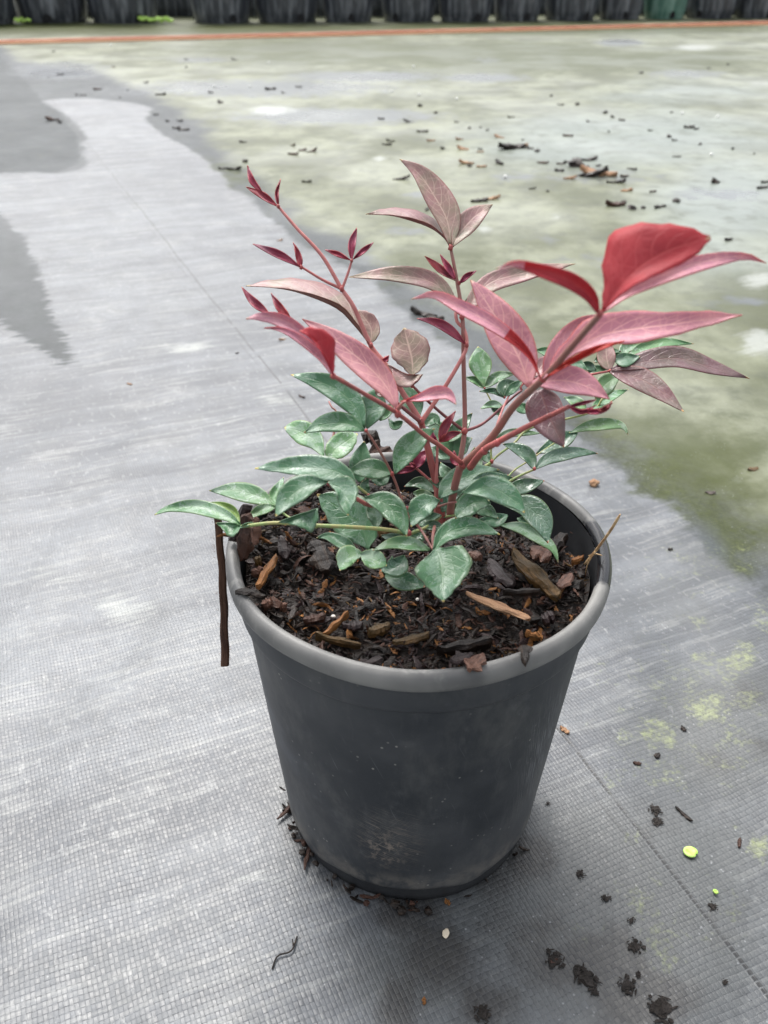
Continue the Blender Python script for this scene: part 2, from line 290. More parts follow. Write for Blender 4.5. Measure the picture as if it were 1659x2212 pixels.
# tiny glints, painted as pale specks
gl = k.new('ShaderNodeTexVoronoi'); k.put(gl.inputs['Vector'], pos); gl.inputs['Scale'].default_value = 300
glint = k.m('MULTIPLY', k.m('SUBTRACT', 1, k.ss(gl.outputs['Distance'], .09, .2)), k.ss(k.noise(pos, 35, 3), .5, .62))
col = k.mix(k.m('MULTIPLY', glint, .28), col, (.5, .51, .53))
rough = k.m('ADD', .42, k.m('MULTIPLY', cellv, .12))
wetall = k.m('MAXIMUM', wet, k.m('MULTIPLY', pool, .8))
film = k.ss(k.noise(k.vmul(pos, (1, 1.0, 1)), 2.3, 4, .6), .36, .66)
rwet = k.m('SUBTRACT', .46, k.m('MULTIPLY', k.m('ADD', k.m('MULTIPLY', film, .5), k.m('MULTIPLY', gr, .5)), .24))
rough = k.m('ADD', k.m('MULTIPLY', rough, k.m('SUBTRACT', 1, wetall)), k.m('MULTIPLY', rwet, wetall))
bh = k.m('ADD', k.m('MULTIPLY', height, k.m('SUBTRACT', 1, k.m('MULTIPLY', wet, .8))), k.m('MULTIPLY', fine, .3))
nb = k.bump(bh, .26, .0006); nb = k.bump(mott2, .2, .004, nb)
spw = k.m('ADD', k.m('MULTIPLY', algae, .14), k.m('ADD', .10, k.m('MULTIPLY', gr, .25)))
spw = k.m('ADD', spw, k.m('MULTIPLY', k.m('MULTIPLY', algae, k.ss(film, .2, .9)), .22))
spc = k.m('ADD', k.m('MULTIPLY', .7, k.m('SUBTRACT', 1, wetall)), k.m('MULTIPLY', spw, wetall))
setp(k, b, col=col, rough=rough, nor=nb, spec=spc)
tag(obj('ground', gm, gmat), kind='structure')

# ------------------------------------------------------------------ plastic materials
def plastic(name, base, dust, seed=0.0, hi=.3, streak=False):
    m, k, b = newmat(name); tc = k.new('ShaderNodeTexCoord'); p = tc.outputs['Object']
    n1 = k.noise(p, 14, 4, .6); n2 = k.noise(p, 90, 4, .65); n3 = k.noise(k.vmul(p, (1, 1, .15)), 160, 3, .6)
    c = k.mix(k.m('MULTIPLY', k.ss(n1, .38, .68), hi), base, dust)
    c = k.mix(k.m('MULTIPLY', k.ss(n2, .56, .75), hi*.8), c, dust)
    c = k.mix(k.m('MULTIPLY', k.ss(n3, .56, .72), hi*.5), c, dust)
    setp(k, b, col=c, rough=k.m('ADD', .40, k.m('MULTIPLY', n1, .22)), spec=.45, nor=k.bump(n2, .15, .0008))
    return m, k, b, c, p
pot_body, k, b, c, p = plastic('weathered_black_plastic', (.029, .033, .038), (.095, .098, .102), hi=.5)
sp = k.new('ShaderNodeTexVoronoi'); k.put(sp.inputs['Vector'], p); sp.inputs['Scale'].default_value = 210
speck = k.m('MULTIPLY', k.m('SUBTRACT', 1, k.ss(sp.outputs['Distance'], .06, .16)), k.ss(k.noise(p, 40, 2), .52, .66))
c = k.mix(k.m('MULTIPLY', speck, .7), c, (.33, .32, .29))
# scuffed bands: one low on the side, one on the right flank, dried splash above the foot
ps = k.new('ShaderNodeSeparateXYZ'); k.put(ps.inputs[0], p)
ang = k.m('ARCTAN2', ps.outputs[1], ps.outputs[0]); z = ps.outputs[2]
cyl = k.new('ShaderNodeCombineXYZ'); k.put(cyl.inputs[0], k.m('MULTIPLY', ang, .075)); k.put(cyl.inputs[1], z)
def near(v, c0, wd): return k.m('SUBTRACT', 1, k.ss(k.m('ABSOLUTE', k.m('SUBTRACT', v, c0)), 0, wd))
def scratch(sc, angle, th, mask, colr, c, amt=.6):
    r = k.new('ShaderNodeVectorRotate', rotation_type='Z_AXIS'); k.put(r.inputs['Vector'], cyl.outputs[0]); r.inputs['Angle'].default_value = angle
    n = k.noise(k.vmul(r.outputs[0], (1, 26, 1)), sc, 3, .6)
    return k.mix(k.m('MULTIPLY', k.m('MULTIPLY', k.ss(n, th, th+.07), mask), amt), c, colr)
scuff = k.m('MULTIPLY', near(ang, -1.70, .32), near(z, .052, .03))
c = scratch(70, .35, .54, scuff, (.22, .19, .16), c, .8); c = scratch(60, -.9, .6, scuff, (.20, .18, .16), c, .6)
flank = k.m('MULTIPLY', near(ang, -.62, .30), near(z, .085, .06)); c = scratch(55, 1.38, .52, flank, (.21, .22, .23), c, .7)
left_sheen = k.m('MULTIPLY', near(ang, -2.5, .6), near(z, .075, .05)); c = k.mix(k.m('MULTIPLY', k.m('MULTIPLY', k.ss(k.noise(p, 45, 4), .4, .7), left_sheen), .55), c, (.10, .11, .13))  # bluish light along the left side, painted into the plastic colour
low = k.m('MULTIPLY', near(z, .017, .011), k.ss(k.noise(cyl.outputs[0], 55, 4, .7), .38, .62)); c = k.mix(k.m('MULTIPLY', low, .6), c, (.17, .155, .135))
c = k.mix(k.m('MULTIPLY', k.ss(k.noise(k.vmul(cyl.outputs[0], (1, .5, 1)), 28, 5, .7), .48, .72), .45), c, (.125, .125, .118))
c = k.mix(k.m('MULTIPLY', k.m('MULTIPLY', near(ang, -1.72, .25), near(z, .045, .022)), k.m('MULTIPLY', k.ss(k.noise(cyl.outputs[0], 160, 4, .7), .5, .62), .8)), c, (.24, .20, .165))
c = scratch(30, 1.2, .66, near(z, .09, .09), (.15, .155, .16), c, .5)
setp(k, b, col=c)
pot_rim, k, b, c, p = plastic('chalky_black_plastic_rim', (.085, .086, .086), (.24, .236, .222), hi=1.0)
ps = k.new('ShaderNodeSeparateXYZ'); k.put(ps.inputs[0], p); ang = k.m('ARCTAN2', ps.outputs[1], ps.outputs[0])
wetr = k.m('MULTIPLY', k.ss(k.m('ADD', k.m('ABSOLUTE', k.m('SUBTRACT', ang, -.02)), k.m('MULTIPLY', k.m('SUBTRACT', k.noise(p, 60, 3), .5), .5)), .34, .26), 1)
c = k.mix(wetr, c, (.014, .015, .018))
setp(k, b, col=c, rough=k.m('SUBTRACT', .52, k.m('MULTIPLY', wetr, .32)))
foot_mat = plastic('dark_damp_plastic', (.018, .020, .023), (.05, .05, .05), hi=.3)[0]

# ------------------------------------------------------------------ the pot
H, RO, RI = .1657, .0825, .0770
pot = empty('plant_pot', (0, 0, 0)); tag(pot, 'round black plastic nursery pot with a dusty rolled rim, standing in the foreground', 'pot', )
lipw = lambda a: .0004*math.sin(3*a+.5)+.0003*math.sin(7*a)
prof = [(.0768, .1570), (.0776, .1592), (.0790, .1604), (.0808, .1602), (.0821, .1588), (.0828, .1568), (.0829, .1548), (.0826, .1531), (.0818, .1521), (.0806, .1519), (.0796, .1524), (.0790, .1512)]
prof = [(r, z+.005) for r, z in prof]
V, F = lathe(prof, 160, lambda r, z, a: (r+lipw(a), z+.0005*math.sin(2*a+1)))
obj('rim', mesh('rim', V, F), pot_rim, pot)
body = [(.0792, .1566), (.0789, .1530), (.0785, .1490), (.0782, .1444), (.0781, .1424), (.0777, .1413), (.0763, .1405), (.0756, .1396), (.0757, .1386)]
for i in range(16):
    t = i/15; body.append((.0757*(1-t)+.0646*t, .1380*(1-t)+.0165*t))
body += [(.0646, .0140), (.0644, .0124), (.0636, .0116), (.0610, .0113)]
def foot_fn(r, z, a):
    if z < .016:   # scalloped ledge above the foot ring
        s = .0045*max(0, math.sin(5*a+.8))**3; z = z-s*(.016-z)/.005*.8
    return r, z
V, F = lathe(body, 160, foot_fn); obj('body', mesh('body', V, F), pot_body, pot)
inner = [(.0769, .1621), (.0764, .1550), (.0758, .1480), (.0746, .1360), (.0735, .125), (.070, .09), (.0620, .014), (.001, .013)]
V, F = lathe(inner, 96); F = [tuple(reversed(f)) for f in F]; obj('inner_wall', mesh('inner_wall', V, F), foot_mat, pot)
V, F = lathe([(.0622, .0120), (.0624, .0050), (.0620, .0008), (.0600, .0003), (.001, .0003)], 128, lambda r, z, a: (r*(1+.004*math.sin(4*a)), z)); obj('foot_ring', mesh('foot_ring', V, F), foot_mat, pot)

# ------------------------------------------------------------------ bark, chips, crumbs
def bark_mat(name, c1, c2, c3, rough=.6, sc=60, wetness=.0):
    m, k, b = newmat(name); tc = k.new('ShaderNodeTexCoord'); p = tc.outputs['Object']
    oi = k.new('ShaderNodeObjectInfo').outputs['Random']
    g = k.noise(k.vmul(p, (.25, 2.2, 1)), sc*6, 4, .65); n = k.noise(p, sc, 4, .6)
    c = k.mix(k.ss(n, .35, .65), c1, c2); c = k.mix(k.m('MULTIPLY', k.ss(g, .5, .68), .75), c, c3)
    setp(k, b, col=c, rough=k.m('SUBTRACT', rough, k.m('MULTIPLY', k.ss(n, .5, .7), .25)), spec=.32, nor=k.bump(k.m('ADD', g, n), .9, .0012)); return m
MB_ = {'dark': bark_mat('wet_dark_bark', (.008, .0055, .0042), (.019, .012, .0085), (.042, .026, .017), .5),
       'brown': bark_mat('red_brown_bark', (.040, .017, .011), (.070, .032, .020), (.016, .008, .006), .55),
       'orange': bark_mat('fresh_orange_wood', (.19, .075, .02), (.27, .12, .035), (.06, .03, .012), .6),
       'tan': bark_mat('dry_tan_wood', (.30, .165, .09), (.38, .23, .13), (.16, .08, .045), .7),
       'olive': bark_mat('weathered_olive_wood', (.060, .038, .014), (.14, .075, .024), (.018, .013, .007), .6),
       'pink': bark_mat('damp_pinkish_bark', (.105, .050, .034), (.15, .075, .05), (.035, .018, .015), .5),
       'purple': bark_mat('dark_plum_bark', (.020, .012, .012), (.040, .024, .023), (.009, .006, .006), .45),
       'grey': bark_mat('grey_bark', (.06, .05, .044), (.10, .08, .07), (.025, .02, .018), .7)}
def shard(L, W, T, seed, bend=0.0, ragged=.25, nl=9):
    """an irregular splinter of bark, long axis X, as a closed mesh"""
    r = random.Random(seed); V = []; F = []; nv = 6
    off = r.uniform(0, 50)
    for i in range(nl+1):
        t = i/nl; w = (math.sin(math.pi*(.08+.84*t))**.6)*(1+ragged*mnoise.noise(Vector((t*5+off, 0, 0)))*1.6)
        if i in (0, nl): w *= r.uniform(.2, .6)
        th = (1+.6*mnoise.noise(Vector((t*4+off, 7, 0))))
        cy = ragged*W*.5*mnoise.noise(Vector((t*3+off, 3, 1))); zb = bend*L*((t-.5)**2*4-.5)
        x = (t-.5)*L
        ring = [(-.5, .15), (-.3, .5), (.25, .5), (.5, .1), (.3, -.5), (-.3, -.5)]
        for (a, c_) in ring:
            j = 1+ragged*.8*mnoise.noise(Vector((t*7+off, a*9, c_*9)))
            V.append((x+r.uniform(-.04, .04)*L*ragged, cy+a*W*w*j, zb+c_*T*th*j))
    for i in range(nl):
        for q in range(nv): F.append((i*nv+q, (i+1)*nv+q, (i+1)*nv+(q+1) % nv, i*nv+(q+1) % nv))
    F.append(tuple(range(nv))); F.append(tuple(reversed(range(nl*nv, nl*nv+nv)))); return V, F
def crumb(rad, seed, flat=.55, sub=2, rough=.45):
    bm = bmesh.new(); bmesh.ops.create_icosphere(bm, subdivisions=sub, radius=1); off = Vector((seed*3.1, seed*1.7, 0))
    V = [];
    for v in bm.verts:
        d = v.co.normalized(); s_ = 1+rough*(mnoise.noise(d*1.6+off)*1.3+mnoise.noise(d*4+off)*.9); V.append((d.x*s_*rad, d.y*s_*rad, d.z*s_*rad*flat))
    F = [tuple(v.index for v in f.verts) for f in bm.faces]; bm.free(); return V, F
def place(V, F, name, mat, loc, rz=0., rx=0., ry=0., label=None, cat=None, group=None, smooth=False):
    o = obj(name, mesh(name, V, F), mat, None, smooth); o.location = loc; o.rotation_euler = (rx, ry, rz)
    return tag(o, label, cat, group)

# potting mulch: an uneven bed with a mass of shredded bark on it
def soil_z(x, y):
    r = math.hypot(x, y); a = math.atan2(y, x)
    z = H-.0165+.004*mnoise.noise(Vector((x*45, y*45, 2)))+.003*mnoise.noise(Vector((x*110, y*110, 5)))
    z -= .016*max(0, math.cos(a-1.0))**2*min(1, (r/.07))**2            # sunken at the back right
    z += .007*max(0, math.cos(a-2.8))**2*min(1, (r/.07))**3+.006*max(0, math.cos(a-.05))**6*min(1, (r/.07))**3
    z += .008*math.exp(-((x-.035)**2+(y+.01)**2)/.0007)+.006*math.exp(-((x+.05)**2+(y-.02)**2)/.0006)
    z += .016*math.exp(-((x+.022)**2+(y-.045)**2)/.0004)
    return z
V = []; F = []
nrg, nsg = 26, 72
for i in range(nrg):
    r = .0752*(i/(nrg-1))
    for j in range(nsg):
        a = 2*math.pi*j/nsg; x, y = r*math.cos(a), r*math.sin(a)
        rr = min(r, .0745); V.append((x*rr/max(r, 1e-6) if r else 0, y*rr/max(r, 1e-6) if r else 0, soil_z(x, y)))
for i in range(nrg-1):
    for j in range(nsg): F.append((i*nsg+j, (i+1)*nsg+j, (i+1)*nsg+(j+1) % nsg, i*nsg+(j+1) % nsg))
rs = random.Random(11); MI = [0]*len(F)
mulch_mats = [MB_['dark'], MB_['purple'], MB_['brown'], MB_['orange'], MB_['olive'], MB_['pink']]
for n in range(5200):
    r = .0735*math.sqrt(rs.random()); a = rs.uniform(0, 2*math.pi); x, y = r*math.cos(a), r*math.sin(a)
    small = rs.random() < .86
    L = rs.uniform(.0018, .0060) if small else rs.uniform(.006, .0125)
    if small or rs.random() < .93: v2, f2 = shard(L, L*rs.uniform(.10, .36), L*rs.uniform(.04, .12), n, rs.uniform(-.3, .3), .55, 5)
    else: v2, f2 = crumb(L*.35, n, .7, 1)
    rot = Matrix.Rotation(rs.uniform(0, 6.28), 4, 'Z') @ Matrix.Rotation(rs.gauss(0, .6), 4, 'X') @ Matrix.Rotation(rs.gauss(0, .38), 4, 'Y')
    if r+L*.5 > .0745: x *= (.0745-L*.5)/r; y *= (.0745-L*.5)/r
    c0 = Vector((x, y, soil_z(x, y)+rs.uniform(.000, .0028))); b0 = len(V)
    V += [tuple(rot @ Vector(q)+c0) for q in v2]; F += [tuple(b0+i for i in f) for f in f2]
    q = rs.random(); front = y < -.02
    mi = 0 if q < .60 else 1 if q < .72 else 2 if q < .89 else 3 if q < .935+(.02 if front else 0) else 4 if q < .965 else 5 if q < .98 else 1
    MI += [mi]*len(f2)
me = mesh('bark_mulch', V, F); o = obj('bark_mulch', me, mulch_mats, None, False); me.polygons.foreach_set('material_index', MI)
tag(o, 'wet dark shredded bark mulch filling the pot around the stems', 'mulch', kind='stuff')

def in_pot(c, p0, p1, w_px, Tm, mat, label, cat='bark chip', Y0=None, dz=.004, name='bark_chip', seed=1, bend=.0, lift=(0, 0), ragged=.3, roll=0.):
    """a chip laid on the mulch between two readings; ends sit dz above the bed"""
    s_ = CROP[c][0]; E = []
    for p_, lf in zip((p0, p1), lift):
        x, y = cr(c, p_); z = H-.016
        for _ in range(14):
            q = gnd(x, y, z); z = soil_z(q[0], q[1])+dz+lf
        E.append(Vector(gnd(x, y, z)))
    ctr = (E[0]+E[1])/2; d = E[1]-E[0]; L = d.length
    dist = (ctr-Vector(CAM)).length; W = w_px*s_/FPX*dist*1.25
    v2, f2 = shard(L, W, Tm, seed, bend, ragged, 14)
    o = obj(name, mesh(name, v2, f2), MB_[mat], None, False)
    xa = d.normalized(); ya = Vector((0, 0, 1)).cross(xa).normalized(); za = xa.cross(ya)
    R = Matrix((xa, ya, za)).transposed().to_4x4() @ Matrix.Rotation(roll, 4, 'X')
    o.matrix_world = Matrix.Translation(ctr) @ R
    return tag(o, label, cat)
in_pot('G', (712, 1088), (1088, 1245), 55, .0018, 'tan', 'long pale tan splinter lying across the mulch right of the heart-shaped leaf', seed=3, dz=.007)
in_pot('G', (985, 850), (1250, 1120), 90, .005, 'olive', 'thick weathered olive-brown wood piece on the right side of the mulch', seed=4, dz=.007, cat='wood piece', name='wood_piece')
in_pot('E', (700, 1190), (830, 985), 48, .003, 'orange', 'bright orange wood splinter on the mulch near the pot\'s left rim', seed=5, dz=.006)
in_pot('E', (610, 1000), (640, 700), 120, .003, 'brown', 'large upright red-brown bark slab leaning on the left rim of the pot', seed=6, dz=.006, lift=(.004, .022), cat='bark slab', name='bark_slab', roll=.3)
in_pot('E', (545, 880), (640, 640), 90, .004, 'purple', 'dark curled bark piece poking over the left rim behind the red-brown slab', seed=7, dz=.008, lift=(.006, .020), name='bark_piece')
in_pot('E', (690, 900), (700, 720), 60, .002, 'pink', 'thin pinkish-tan bark flake standing against the red-brown slab', seed=8, dz=.010, lift=(.008, .018))
in_pot('E', (900, 1000), (860, 850), 60, .002, 'purple', 'smooth plum-coloured bark curl right of the red-brown slab', seed=9, dz=.005)
in_pot('E', (1080, 880), (1180, 1090), 130, .004, 'dark', 'broad rounded dark bark lump under the small twin leaves', seed=10, dz=.004, name='bark_piece')
in_pot('G', (1330, 740), (1450, 660), 130, .003, 'brown', 'broad rusty bark piece leaning on the right inner wall of the pot', seed=12, dz=.008, lift=(.002, .010), name='bark_piece')
in_pot('G', (1090, 840), (1210, 880), 110, .003, 'pink', 'flat tan-brown bark flake behind the olive wood piece', seed=13, dz=.008)
in_pot('G', (1260, 1060), (1330, 980), 60, .002, 'pink', 'thin reddish flat flake near the right rim', seed=14, dz=.006)
in_pot('G', (1205, 840), (1290, 760), 70, .005, 'dark', 'ragged black bark chunk under the drooping pale leaf tip', seed=15, dz=.007, lift=(0, .004), name='bark_piece')
in_pot('G', (840, 900), (980, 1060), 90, .003, 'purple', 'wide dark plum bark slab left of the olive wood piece', seed=16, dz=.005, name='bark_piece')
in_pot('G', (930, 1085), (1150, 1080), 28, .003, 'dark', 'narrow dark twig-like splinter below the olive wood piece', seed=17, dz=.005)
in_pot('G', (730, 860), (800, 880), 60, .003, 'pink', 'small squarish tan-pink chip right beside the heart-shaped leaf', seed=18, dz=.005)
in_pot('G', (1160, 1250), (1230, 1220), 70, .004, 'purple', 'lumpy greyish plum bark nugget near the lower right rim', seed=19, dz=.006)
in_pot('G', (1330, 910), (1400, 880), 28, .003, 'orange', 'small orange wood chip at the foot of the straw', seed=20, dz=.006)
in_pot('I', (960, 1010), (1300, 1090), 45, .003, 'olive', 'long fibrous olive-orange splinter along the front of the mulch', seed=21, dz=.004)
in_pot('I', (1020, 1010), (1210, 840), 36, .003, 'orange', 'slanting rusty orange splinter in the front left mulch', seed=22, dz=.005)
in_pot('I', (870, 900), (1040, 860), 70, .003, 'brown', 'broken reddish chip cluster piece left of the slanting rusty splinter', seed=23, dz=.004)
in_pot('I', (1160, 940), (1320, 930), 80, .003, 'purple', 'flat plum-brown bark plate in the middle of the front mulch', seed=24, dz=.004, name='bark_piece')
in_pot('I', (1360, 990), (1520, 940), 80, .004, 'olive', 'chunky fibrous orange-olive wood chip at the front centre of the mulch', seed=25, dz=.004)
in_pot('I', (560, 790), (640, 750), 60, .004, 'pink', 'pinkish bark nugget by the front left inner rim', seed=26, dz=.004)
in_pot('I', (695, 790), (745, 795), 38, .004, 'pink', 'tiny round pinkish nugget next to the larger one at the front left', seed=27, dz=.004)
in_pot('I', (480, 545), (570, 520), 60, .004, 'pink', 'round tan-pink nugget behind the bright orange splinter', seed=28, dz=.004)
in_pot('I', (500, 450), (555, 445), 48, .004, 'olive', 'small round olive nugget above the round tan-pink nugget', seed=29, dz=.005)
in_pot('N', (400, 985), (760, 930), 60, .005, 'dark', 'thick dark log-like bark piece along the front right rim', seed=30, dz=.004, name='bark_piece')
in_pot('N', (110, 940), (350, 880), 60, .003, 'olive', 'mossy orange-brown splinter at the front, below the heart-shaped leaf', seed=31, dz=.004)
in_pot('N', (985, 860), (1080, 905), 30, .003, 'orange', 'orange wood chip just inside the lower right rim', seed=32, dz=.005)
in_pot('D', (900, 1100), (1010, 1080), 90, .006, 'dark', 'dark crumbly bark tip sticking up behind the stems at the back', seed=33, dz=.006, lift=(.004, .006), name='bark_piece')
in_pot('D', (960, 1160), (1110, 1290), 130, .010, 'brown', 'thick cracked brown bark chunk at the back of the pot', seed=34, dz=.006, lift=(.006, .0), name='bark_chunk')
# chips resting on the rim
x, y, z = gnd(*cr('N', (655, 1075)), H); place(*shard(.0095, .0065, .0020, 40, .1, .5), 'bark_chip', MB_['pink'], (x, y, H+.0008), 1.0, .25, 0, 'pinkish bark flake resting on the front rim of the pot', 'bark chip')
x, y, z = gnd(*cr('N', (560, 1045)), H); place(*shard(.0090, .0050, .0022, 41, .1, .5), 'bark_chip', MB_['purple'], (x, y, H+.0010), .4, .1, 0, 'dark ragged flake beside the pinkish one on the front rim', 'bark chip')
x, y, z = gnd(*cr('N', (975, 1000)), H); place(*shard(.0160, .0042, .0018, 42, -.15, .5), 'bark_chip', MB_['dark'], (x, y-.001, H+.0012), 1.5, 0, .35, 'dark pointed sliver hanging over the front right rim', 'bark chip')
x, y, z = gnd(*cr('I', (470, 700)), H); place(*shard(.0120, .0040, .0022, 43, -.1, .4), 'bark_chip', MB_['dark'], (x, y, H+.0006), -.1, 0, .1, 'short black bark stub lying on the left rim of the pot', 'bark chip')
# brown strip at the left of the pot and its holder
t0, t1 = at(469, 1112, .012), at(489, 1438, -.004)
V, F = shard((Vector(t0)-Vector(t1)).length, .0047, .0018, 50, .012, .05, 30)
# squared ends, edges roughened by fibres
rr = random.Random(5)
V2 = []
for i, q in enumerate(V):
    t = i//6/30; wv_ = .0047*(.86-.16*(1-t)+.10*mnoise.noise(Vector((t*30, 0, 0)))+.08*mnoise.noise(Vector((t*8, 3, 0)))); q0 = [(-.5, .15), (-.3, .5), (.25, .5), (.5, .1), (.3, -.5), (-.3, -.5)][i % 6]
    V2.append((q[0], q0[0]*wv_+.0007*math.sin(t*4)+.0002*math.sin(t*23), q0[1]*.0018))
o = obj('bark_strip', mesh('bark_strip', V2, F), bark_mat('fibrous_brown_strip', (.075, .036, .021), (.11, .056, .034), (.045, .022, .014), .75, 40), None, False)
d = (Vector(t1)-Vector(t0)); xa = d.normalized(); ya = Vector((1, .25, 0)); ya = (ya-xa*ya.dot(xa)).normalized(); za = xa.cross(ya)
o.matrix_world = Matrix.Translation((Vector(t0)+Vector(t1))/2) @ Matrix((xa, ya, za)).transposed().to_4x4()
tag(o, 'long flat brown strip of bark hanging down outside the left rim of the pot', 'bark strip')
V, F = [], []
rr = random.Random(9)
for i in range(46):
    q = Vector(t0).lerp(Vector(t1), rr.random()); s_ = rr.choice((-1, 1)); a0 = q+ya*s_*.0019; dd = (ya*s_*rr.uniform(.5, 1)+xa*rr.uniform(-.8, .8)).normalized()*rr.uniform(.0005, .0014)
    tube_geo([a0, a0+dd], [.00008, .00004], 4, V, F)
q = Vector(at(*cr('E', (438, 853)), .008)); q2 = Vector(at(*cr('E', (520, 848)), .012)); tube_geo(catmull([q, (q+q2)/2+Vector((0, 0, .001)), q2], 6), [.0002, .0006, .0009, .0009, .0008, .0006], 6, V, F)
fz = obj('fibre', mesh('fibre', V, F), MB_['orange'], o); fz.matrix_parent_inverse = o.matrix_world.inverted()
# straw
straw_m, k, b = newmat('dry_straw'); tc = k.new('ShaderNodeTexCoord'); setp(k, b, col=k.mix(k.ss(k.noise(tc.outputs['Object'], 400, 2), .4, .6), (.55, .38, .20), (.32, .19, .09)), rough=.6)
V, F = tube_geo(catmull([gnd(*cr('G', (1616, 626)), H+.026), gnd(*cr('G', (1560, 720)), H+.016), gnd(*cr('G', (1480, 830)), H+.004), gnd(*cr('G', (1408, 918)), H-.006)], 14), [.0003]+[.0006]*12+[.0005], 7)
tube_geo(catmull([gnd(*cr('G', (1470, 845)), H+.003), gnd(*cr('G', (1425, 920)), H-.005), gnd(*cr('G', (1408, 1000)), H-.012)], 8), [.0003]*8, 5, V, F)
tube_geo(catmull([gnd(*cr('G', (1430, 870)), H-.001), gnd(*cr('G', (1470, 858)), H+.001), gnd(*cr('G', (1510, 868)), H+.001)], 6), [.00025]*6, 5, V, F)
tag(obj('straw', mesh('straw', V, F), straw_m), 'thin pale straw sticking out over the right rim of the pot', 'straw')
white_m, k, b = newmat('pale_grit'); setp(k, b, col=(.62, .58, .52), rough=.5)
for (c_, p_, r_, lb) in (('G', (322, 505), .0010, 'small pale perlite grain behind the green leaves in the pot'), ('G', (425, 1125), .0007, 'tiny grey-white grain left of the heart leaf tip'), ('I', (1095, 868), .0010, 'greyish white grain among the front chips')):
    xx, yy = cr(c_, p_); z = H-.012
    for _ in range(9): q = gnd(xx, yy, z); z = soil_z(q[0], q[1])+.003
    place(*crumb(r_, 3, .8, 2, .3), 'perlite_grain', white_m, (q[0], q[1], z), label=lb, cat='grain')

# ------------------------------------------------------------------ leaves
def leaf_mat(name, base, base2, vein, tip, rough=.42, residue=0.0, margin=None, transl=.22, tcol=None, wetc=0.0, veinamt=.5, resc=(.40, .50, .45)):
    m, k, b = newmat(name)
    uv = k.new('ShaderNodeUVMap'); uv.uv_map = 'leaf'; s2 = k.new('ShaderNodeSeparateXYZ'); k.put(s2.inputs[0], uv.outputs[0])
    oi = k.new('ShaderNodeObjectInfo').outputs['Random']; tc = k.new('ShaderNodeTexCoord').outputs['Object']
    nz = k.noise(tc, 160, 3)
    U = s2.outputs[0]; Vc = k.m('SUBTRACT', k.m('MULTIPLY', s2.outputs[1], 2), 1); A = k.m('ABSOLUTE', Vc)
    bend = k.m('POWER', A, 1.35)
    fr = k.m('FRACT', k.m('ADD', k.m('SUBTRACT', k.m('MULTIPLY', U, 7.5), k.m('MULTIPLY', bend, 2.0)), k.m('MULTIPLY', k.m('SUBTRACT', nz, .5), .5)))
    fd = k.m('ABSOLUTE', k.m('SUBTRACT', fr, .5)); side = k.m('MULTIPLY', k.ss(fd, .43, .49), k.ss(A, 1.0, .7))
    mid = k.ss(A, .075, .03)
    vo = k.new('ShaderNodeTexVoronoi', feature='DISTANCE_TO_EDGE'); k.put(vo.inputs['Vector'], tc); vo.inputs['Scale'].default_value = 290
    net = k.m('MULTIPLY', k.ss(vo.outputs['Distance'], .10, .02), .28)
    vm = k.m('MAXIMUM', k.m('MAXIMUM', side, mid), net)
    c = k.mix(k.ss(k.noise(tc, 70, 3), .35, .65), base, base2)
    c = k.mix(k.m('MULTIPLY', vm, veinamt), c, vein)
    if residue:
        rn = k.noise(tc, 110, 4, .7, dist=.8); edge = k.m('SUBTRACT', 1, k.ss(k.m('ABSOLUTE', k.m('SUBTRACT', rn, .53)), .0, .022))
        pat = k.m('MAXIMUM', k.m('MULTIPLY', k.ss(rn, .5, .62), .55), k.m('MULTIPLY', edge, .8))
        c = k.mix(k.m('MULTIPLY', pat, residue), c, resc)
    if margin is not None: c = k.mix(k.m('MULTIPLY', k.ss(A, .90, .99), .7), c, margin)
    c = k.mix(k.m('MULTIPLY', k.ss(U, .955, .985), k.ss(A, .55, .25) if name.startswith('red') else 1.0), c, tip)
    hv = k.new('ShaderNodeHueSaturation'); k.put(hv.inputs['Color'], c); k.put(hv.inputs['Value'], k.m('ADD', .84, k.m('MULTIPLY', oi, .32)))
    k.put(hv.inputs['Hue'], k.m('ADD', .488, k.m('MULTIPLY', k.m('FRACT', k.m('MULTIPLY', oi, 7.3)), .024)))
    c = hv.outputs[0]
    wn = k.ss(k.noise(tc, 55, 2), .52, .6)
    rg = k.m('SUBTRACT', rough, k.m('MULTIPLY', wn, wetc))
    nb = k.bump(k.m('MULTIPLY', vm, -1), .35, .0004); nb = k.bump(k.noise(tc, 100, 2), .35, .0012, nb)
    setp(k, b, col=c, rough=rg, nor=nb, spec=.5)
    tr = k.new('ShaderNodeBsdfTranslucent'); 
    if tcol is None: k.put(tr.inputs[0], c)
    else: tr.inputs[0].default_value = tuple(tcol)+(1,)
    mx = k.new('ShaderNodeMixShader'); mx.inputs[0].default_value = transl
    k.t.links.new(b.outputs[0], mx.inputs[1]); k.t.links.new(tr.outputs[0], mx.inputs[2])
    k.t.links.new(mx.outputs[0], k.n['Material Output'].inputs[0]); return m
TIP = (.62, .50, .30)
